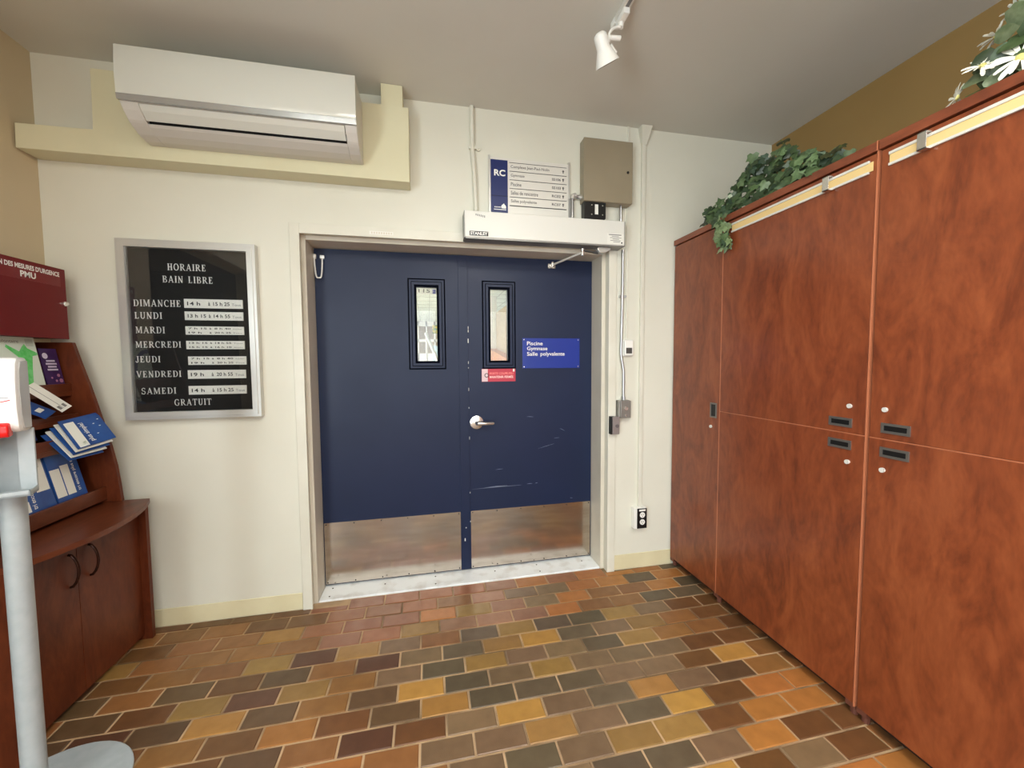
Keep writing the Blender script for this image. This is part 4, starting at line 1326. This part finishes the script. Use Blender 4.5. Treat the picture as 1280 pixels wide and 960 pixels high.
# red emergency-plan box on the left wall
RX = -1.722
rb = thing('emergency_box', (-1.79, 2.175, 1.57), 'dark red metal emergency plan box on the left wall', 'box')
obj('body', BX(XL, RX - 0.012, 1.995, 2.356, 1.570, 1.902), M_red, rb, bevel=0.002)
obj('door', BX(RX - 0.011, RX, 1.992, 2.359, 1.568, 1.904), M_red, rb, bevel=0.002)
obj('tape', BX(RX, RX + 0.0006, 2.01, 2.33, 1.818, 1.888), mat('red_tape', rgb(116, 14, 18), 0.3), rb)
text('lettering', "PLAN DES MESURES D'URGENCE", (RX + 0.0012, 0, 0), (0, 1, 0), (0, 0, 1), 2.015, 2.326, 1.863, 1.885, M_letter, rb, 0.03)
text('lettering', 'PMU', (RX + 0.0012, 0, 0), (0, 1, 0), (0, 0, 1), 2.138, 2.208, 1.828, 1.855, M_letter, rb, 0.03)
kk = obj('lock', TUBE([(RX, 2.335, 1.737), (RX + 0.012, 2.335, 1.737)], 0.011, 16), M_chrome, rb, smooth=True)
obj('cam_tab', BX(RX + 0.008, RX + 0.014, 2.328, 2.352, 1.731, 1.744), M_chrome, kk, bevel=0.001)

# ------------------------------------------------------------------ hand sanitizer stand
PX, PYY = -1.270, 1.500
ss = thing('sanitizer_stand', (PX, PYY, 0.0035), 'pale grey pole stand with round base in front of cupboard', 'stand')
obj('base', TUBE([(PX, PYY, 0.0035), (PX, PYY, 0.008), (PX, PYY, 0.010)], [0.227, 0.227, 0.223], 56), M_soap, ss)
obj('pole', TUBE([(PX, PYY, 0.010), (PX, PYY, 1.10)], 0.029, 24), M_soap, ss, smooth=True)
ang = math.radians(25)
fn = Vector((math.sin(ang), -math.cos(ang), 0))     # direction it faces
sd = Vector((math.cos(ang), math.sin(ang), 0))


def P3(a, b_, z):
    return Vector((PX, PYY, 0)) + sd * a + fn * b_ + Vector((0, 0, z))


def obx(bm, a0, a1, b0, b1, z0, z1):
    v = [bm.verts.new(P3(a, b_, z)) for z in (z0, z1) for b_ in (b0, b1) for a in (a0, a1)]
    for f in ((0, 2, 3, 1), (4, 5, 7, 6), (0, 1, 5, 4), (2, 6, 7, 3), (0, 4, 6, 2), (1, 3, 7, 5)):
        bm.faces.new([v[i] for i in f])


bm = bmesh.new()
obx(bm, -0.086, 0.062, 0.027, 0.037, 1.055, 1.252)
obx(bm, -0.03, 0.03, 0.02, 0.037, 1.055, 1.44)
obj('back_plate', bm, M_soap, ss, bevel=0.002)
bm = bmesh.new()
obx(bm, -0.088, 0.064, 0.037, 0.105, 1.055, 1.063)
obx(bm, -0.088, 0.064, 0.099, 0.105, 1.055, 1.072)
obx(bm, -0.088, -0.083, 0.037, 0.105, 1.055, 1.072)
obx(bm, 0.059, 0.064, 0.037, 0.105, 1.055, 1.072)
obj('drip_tray', bm, M_soap, ss, bevel=0.001)
sp = thing('soap_dispenser', tuple(P3(0, 0.05, 1.22)), 'white hand sanitizer dispenser with red push bar on grey pole', 'dispenser')
bm = bmesh.new()
prof2 = [(0.038, 1.245), (0.115, 1.250), (0.130, 1.262), (0.138, 1.32), (0.136, 1.40), (0.126, 1.45), (0.110, 1.466), (0.038, 1.468)]
prism(bm, prof2, lambda p, t: P3(t, p[0], p[1]), -0.076, 0.060)
obj('cover', bm, M_soapw, sp, bevel=0.010, smooth=True)
bm = bmesh.new()
prism(bm, [(0.046, 1.255), (0.105, 1.258), (0.118, 1.30), (0.122, 1.37), (0.116, 1.43), (0.102, 1.455), (0.046, 1.458)], lambda p, t: P3(t, p[0], p[1]), 0.054, 0.0625)
obj('side_window', bm, M_soapg, sp, bevel=0.002)
bm = bmesh.new()
prism(bm, [(0.110, 1.240), (0.142, 1.238), (0.150, 1.250), (0.148, 1.272), (0.136, 1.280), (0.115, 1.28)], lambda p, t: P3(t, p[0], p[1]), -0.060, 0.042)
obj('push_bar', bm, M_redp, sp, bevel=0.005, smooth=True)
bm = bmesh.new()
pts = [P3(0.047 - 0.11 * i / 10, 0.1385, 1.345 - 0.010 * math.sin(PI * i / 10)) for i in range(11)]
tube(bm, pts, 0.0012, 6)
obj('red_line', bm, M_redp, sp)
bm = bmesh.new()
tube(bm, [P3(0.044 - 0.10 * i / 10, 0.138, 1.352) for i in range(11)], 0.0008, 5)
obj('grey_line', bm, M_grey, sp)
bm = bmesh.new()
tube(bm, [P3(-0.022, 0.075, 1.245), P3(-0.022, 0.075, 1.205)], 0.012, 12)
obj('nozzle', bm, M_soapg, sp)

# ------------------------------------------------------------------ track light
tr = thing('ceiling_track', (0.85, 0.4, 2.94), 'white lighting track fixed along the ceiling', 'light track')
obj('rail', BX(0.833, 0.867, -1.2, 1.705, 2.940, ZC), M_aluw, tr, bevel=0.002)
obj('groove', BX(0.843, 0.857, -1.19, 1.66, 2.9385, 2.941), M_grey, tr)
obj('end_cap', BX(0.831, 0.869, 1.700, 1.738, 2.936, ZC), M_white, tr, bevel=0.003)
sl = thing('spotlight', (0.80, 1.69, 2.74), 'white adjustable spotlight hanging from the ceiling track', 'spotlight')
obj('adapter', BX(0.836, 0.864, 1.62, 1.70, 2.915, 2.940), M_white, sl, bevel=0.003)
bm = TUBE([(0.85, 1.672, 2.915), (0.848, 1.672, 2.895)], 0.011, 12)
obj('swivel', bm, M_white, sl)
pts = [(0.846, 1.672, 2.897)] + [(0.846 - 0.055 * math.sin(a), 1.672, 2.842 + 0.055 * math.cos(a)) for a in [i * PI / 20 for i in range(13)]]
bm = TUBE(pts, 0.006, 8)
tube(bm, [(0.795, 1.672, 2.845), (0.845, 1.672, 2.850)], 0.010, 10)
obj('yoke', bm, M_white, sl)
ax0, ax1 = Vector((0.742, 1.66, 2.850)), Vector((0.800, 1.70, 2.755))
dd = (ax1 - ax0)
fr_ = [0, 0.06, 0.12, 0.5, 0.60, 0.80, 1.0]
bm = TUBE([ax0 + dd * t for t in fr_], [0.014, 0.024, 0.028, 0.029, 0.034, 0.044, 0.053], 24)
hdz = obj('lamp_housing', bm, M_white, sl, smooth=True)
obj('lamp_face', TUBE([ax0 + dd * 0.985, ax0 + dd * 1.004], [0.046, 0.046], 24), mat('lamp_glass', rgb(160, 158, 150), 0.2), hdz)
u_, v_ = frame_of(dd)
bm = bmesh.new()
tube(bm, [ax0 + dd * 0.52 + Vector((0.030, 0, 0.020)), ax0 + dd * 0.80 + Vector((0.046, 0, 0.026))], 0.010, 6)
obj('bracket', bm, M_white, sl)


def copy_tree(o, parent=None):
    c = o.copy()
    COL.objects.link(c)
    c.parent = parent
    for ch in list(o.children):
        copy_tree(ch, c)
    return c


for yy, lab, aim in ((0.95, 'white track spotlight above the viewer, lit and aimed at the doors', (0.0, 2.45, 1.35)), (0.25, 'white track spotlight behind the viewer, lit and aimed left', (-0.7, 2.45, 1.2))):
    c = copy_tree(sl)
    c['label'] = lab
    c.location = (sl.location.x, yy, sl.location.z)
    p = Vector((0.802, yy + 0.02, 2.735))
    l = bpy.data.lights.new('spotlight_lamp', 'AREA')
    l.shape = 'DISK'
    l.size = 0.11
    l.spread = math.radians(110)
    l.energy = TRACK_POWER
    l.color = (1.0, 0.93, 0.80)
    lo_ = bpy.data.objects.new('spotlight_lamp', l)
    COL.objects.link(lo_)
    lo_.location = p
    lo_.rotation_euler = (Vector(aim) - p).to_track_quat('-Z', 'Y').to_euler()

# ------------------------------------------------------------------ recessed ceiling lamps behind the camera
LAMPS = ((0.45, 0.05), (0.95, -1.50), (-0.85, -1.50))
for i, (lx, ly) in enumerate(LAMPS):
    cl_ = thing('ceiling_lamp', (lx, ly, ZC - 0.03), ['recessed fluorescent ceiling lamp above the viewer', 'recessed fluorescent ceiling lamp near the right street window', 'recessed fluorescent ceiling lamp near the left street window'][i], 'ceiling lamp', 'ceiling lamps')
    bm = bmesh.new()
    for q in ((-.62, -.58, -.32, .32), (.58, .62, -.32, .32), (-.58, .58, -.32, -.28), (-.58, .58, .28, .32)):
        bx(bm, lx + q[0], lx + q[1], ly + q[2], ly + q[3], ZC - 0.03, ZC)
    obj('frame', bm, M_white, cl_)
    obj('diffuser', BX(lx - .58, lx + .58, ly - .28, ly + .28, ZC - 0.02, ZC - 0.005),
        mat('lamp_diffuser', (1, 1, 1, 1), 0.5, emit=(1.0, 0.985, 0.935, 1), estr=LAMP_STRENGTH), cl_)

# ------------------------------------------------------------------ corridor seen through the door windows
KY0, KY1, KZ = 2.86, 15.6, 2.90
struct(obj('floor_corridor', BX(-3.0, 4.0, KY0, KY1, -0.2, 0.0), mat('corridor_floor', rgb(228, 222, 208), 0.4)))
kc = struct(obj('ceiling_corridor', BX(-3.0, 4.0, KY0, KY1, KZ, KZ + 0.1), mat('corridor_tile_white', rgb(226, 236, 226), 0.6)))
bm = bmesh.new()
y = KY0 + 0.3
while y < KY1:
    bx(bm, -3.0, 4.0, y, y + 0.02, KZ - 0.004, KZ)
    y += 0.6
x = -2.95
while x < 4:
    bx(bm, x, x + 0.012, KY0, KY1, KZ - 0.004, KZ)
    x += 0.3
obj('ceiling_grid', bm, mat('grid_grey', rgb(176, 184, 178), 0.6), kc)
struct(obj('wall_corridor_left', BX(-3.2, -3.0, KY0, KY1, 0, KZ), M_cwall))
struct(obj('wall_corridor_end', BX(-3.0, 4.0, KY1, KY1 + 0.2, 0, KZ), mat('tan_panel', rgb(188, 172, 146), 0.6)))
wb = bpy.data.materials.new('pale_brick')
wb.use_nodes = True
nt = wb.node_tree
bt = nt.nodes.new('ShaderNodeTexBrick')
bt.inputs['Color1'].default_value = rgb(130, 104, 62)
bt.inputs['Color2'].default_value = rgb(156, 126, 78)
bt.inputs['Mortar'].default_value = rgb(176, 156, 122)
bt.inputs['Scale'].default_value = 4.5
tcn = nt.nodes.new('ShaderNodeNewGeometry')
mpn = nt.nodes.new('ShaderNodeMapping')
mpn.inputs['Rotation'].default_value = (PI / 2, 0, PI / 2)
nt.links.new(tcn.outputs['Position'], mpn.inputs[0])
nt.links.new(mpn.outputs[0], bt.inputs['Vector'])
nt.links.new(bt.outputs[0], nt.nodes['Principled BSDF'].inputs['Base Color'])
struct(obj('wall_corridor_right', BX(1.50, 1.70, 5.6, 8.8, 0, 2.53), wb))
wl = thing('ramp_rail', (1.42, 7.6, 0), 'orange wooden ramp rail along the brick wall seen through right pane', 'rail')
bm = bmesh.new()
prism(bm, [(6.4, 1.22), (8.78, 1.50), (8.78, 1.73), (6.4, 1.44)], lambda p, t: (t, p[0], p[1]), 1.34, 1.50)
obj('board', bm, mat('orange_wood', rgb(186, 112, 30), 0.4), wl)
for yy in (6.5, 8.6):
    obj('post', BX(1.40, 1.46, yy, yy + 0.06, 0, 1.25), M_cwall, wl)
tag(obj('corridor_column', BX(1.30, 1.52, 8.81, 9.1, 0, KZ), M_cwall), 'white column at the end of brick wall behind the door', 'column')
gw = thing('glazed_partition', (0, 14.6, 0), 'white-framed glazed partition at the far end of the corridor', 'partition')
bm = bmesh.new()
x = -2.97
while x < 3.9:
    bx(bm, x, x + 0.05, 14.6, 14.66, 0, KZ)
    x += 0.29
bx(bm, -2.97, 3.9, 14.6, 14.66, 2.72, KZ)
bx(bm, -2.97, 3.9, 14.6, 14.66, 2.16, 2.26)
bx(bm, -2.97, 3.9, 14.6, 14.66, 1.40, 1.75)
obj('frame', bm, M_cwall, gw)
hp = thing('stair_rail', (0.1, 6.7, 0), 'sloping grey stair handrail seen through the left door window', 'handrail')
obj('rail', TUBE([(-0.03, 7.0, 1.93), (0.11, 6.6, 1.56), (0.20, 6.4, 1.20)], 0.028, 10), M_emt, hp)
for p in ((-0.03, 7.0, 1.93), (0.20, 6.4, 1.20)):
    obj('post', TUBE([(p[0], p[1], 0.0), p], 0.012, 10), M_aluw, hp)
pp = tag(obj('poster_board', BX(0.17, 0.36, 14.575, 14.60, 2.46, 2.76), mat('poster_green', rgb(40, 120, 60), 0.5, col2=rgb(240, 204, 50), scale=9)), 'green and yellow poster on the far corridor partition', 'poster')
tag(obj('pale_blue_counter', BX(0.10, 0.42, 9.0, 9.4, 0.0, 1.80), mat('pale_blue', rgb(176, 208, 226), 0.4), bevel=0.01), 'pale blue counter block standing in the corridor', 'counter')
hs = thing('hanging_sign', (0, 4.2, 2.12), 'white hanging number sign with blue symbol in the corridor', 'sign')
obj('board', BX(-0.16, 0.12, 4.2, 4.22, 2.140, 2.90), M_paper, hs)
wtext('lettering', '115', 4.198, -0.085, 0.03, 2.155, 2.190, M_dgrey, hs, 0.01)
obj('symbol', BX(0.055, 0.088, 4.196, 4.199, 2.145, 2.19), M_blue2, hs)
for i, yy in enumerate((4.5, 8.0, 11.5)):  # glowing panels added out of view to brighten the corridor
    c3 = thing('corridor_fill_light', (-1.6, yy, KZ - 0.025), ['added unseen corridor light panel nearest the navy doors', 'middle added unseen corridor light panel', 'added unseen corridor light panel farthest from the navy doors'][i], 'ceiling lamp', 'corridor fill lights')
    obj('diffuser', BX(-2.2, -1.0, yy - 1.2, yy + 1.2, KZ - 0.025, KZ - 0.005), mat('corridor_fill_emitter', (1, 1, 1, 1), 0.5, emit=(1.0, 0.98, 0.93, 1), estr=9.0), c3)
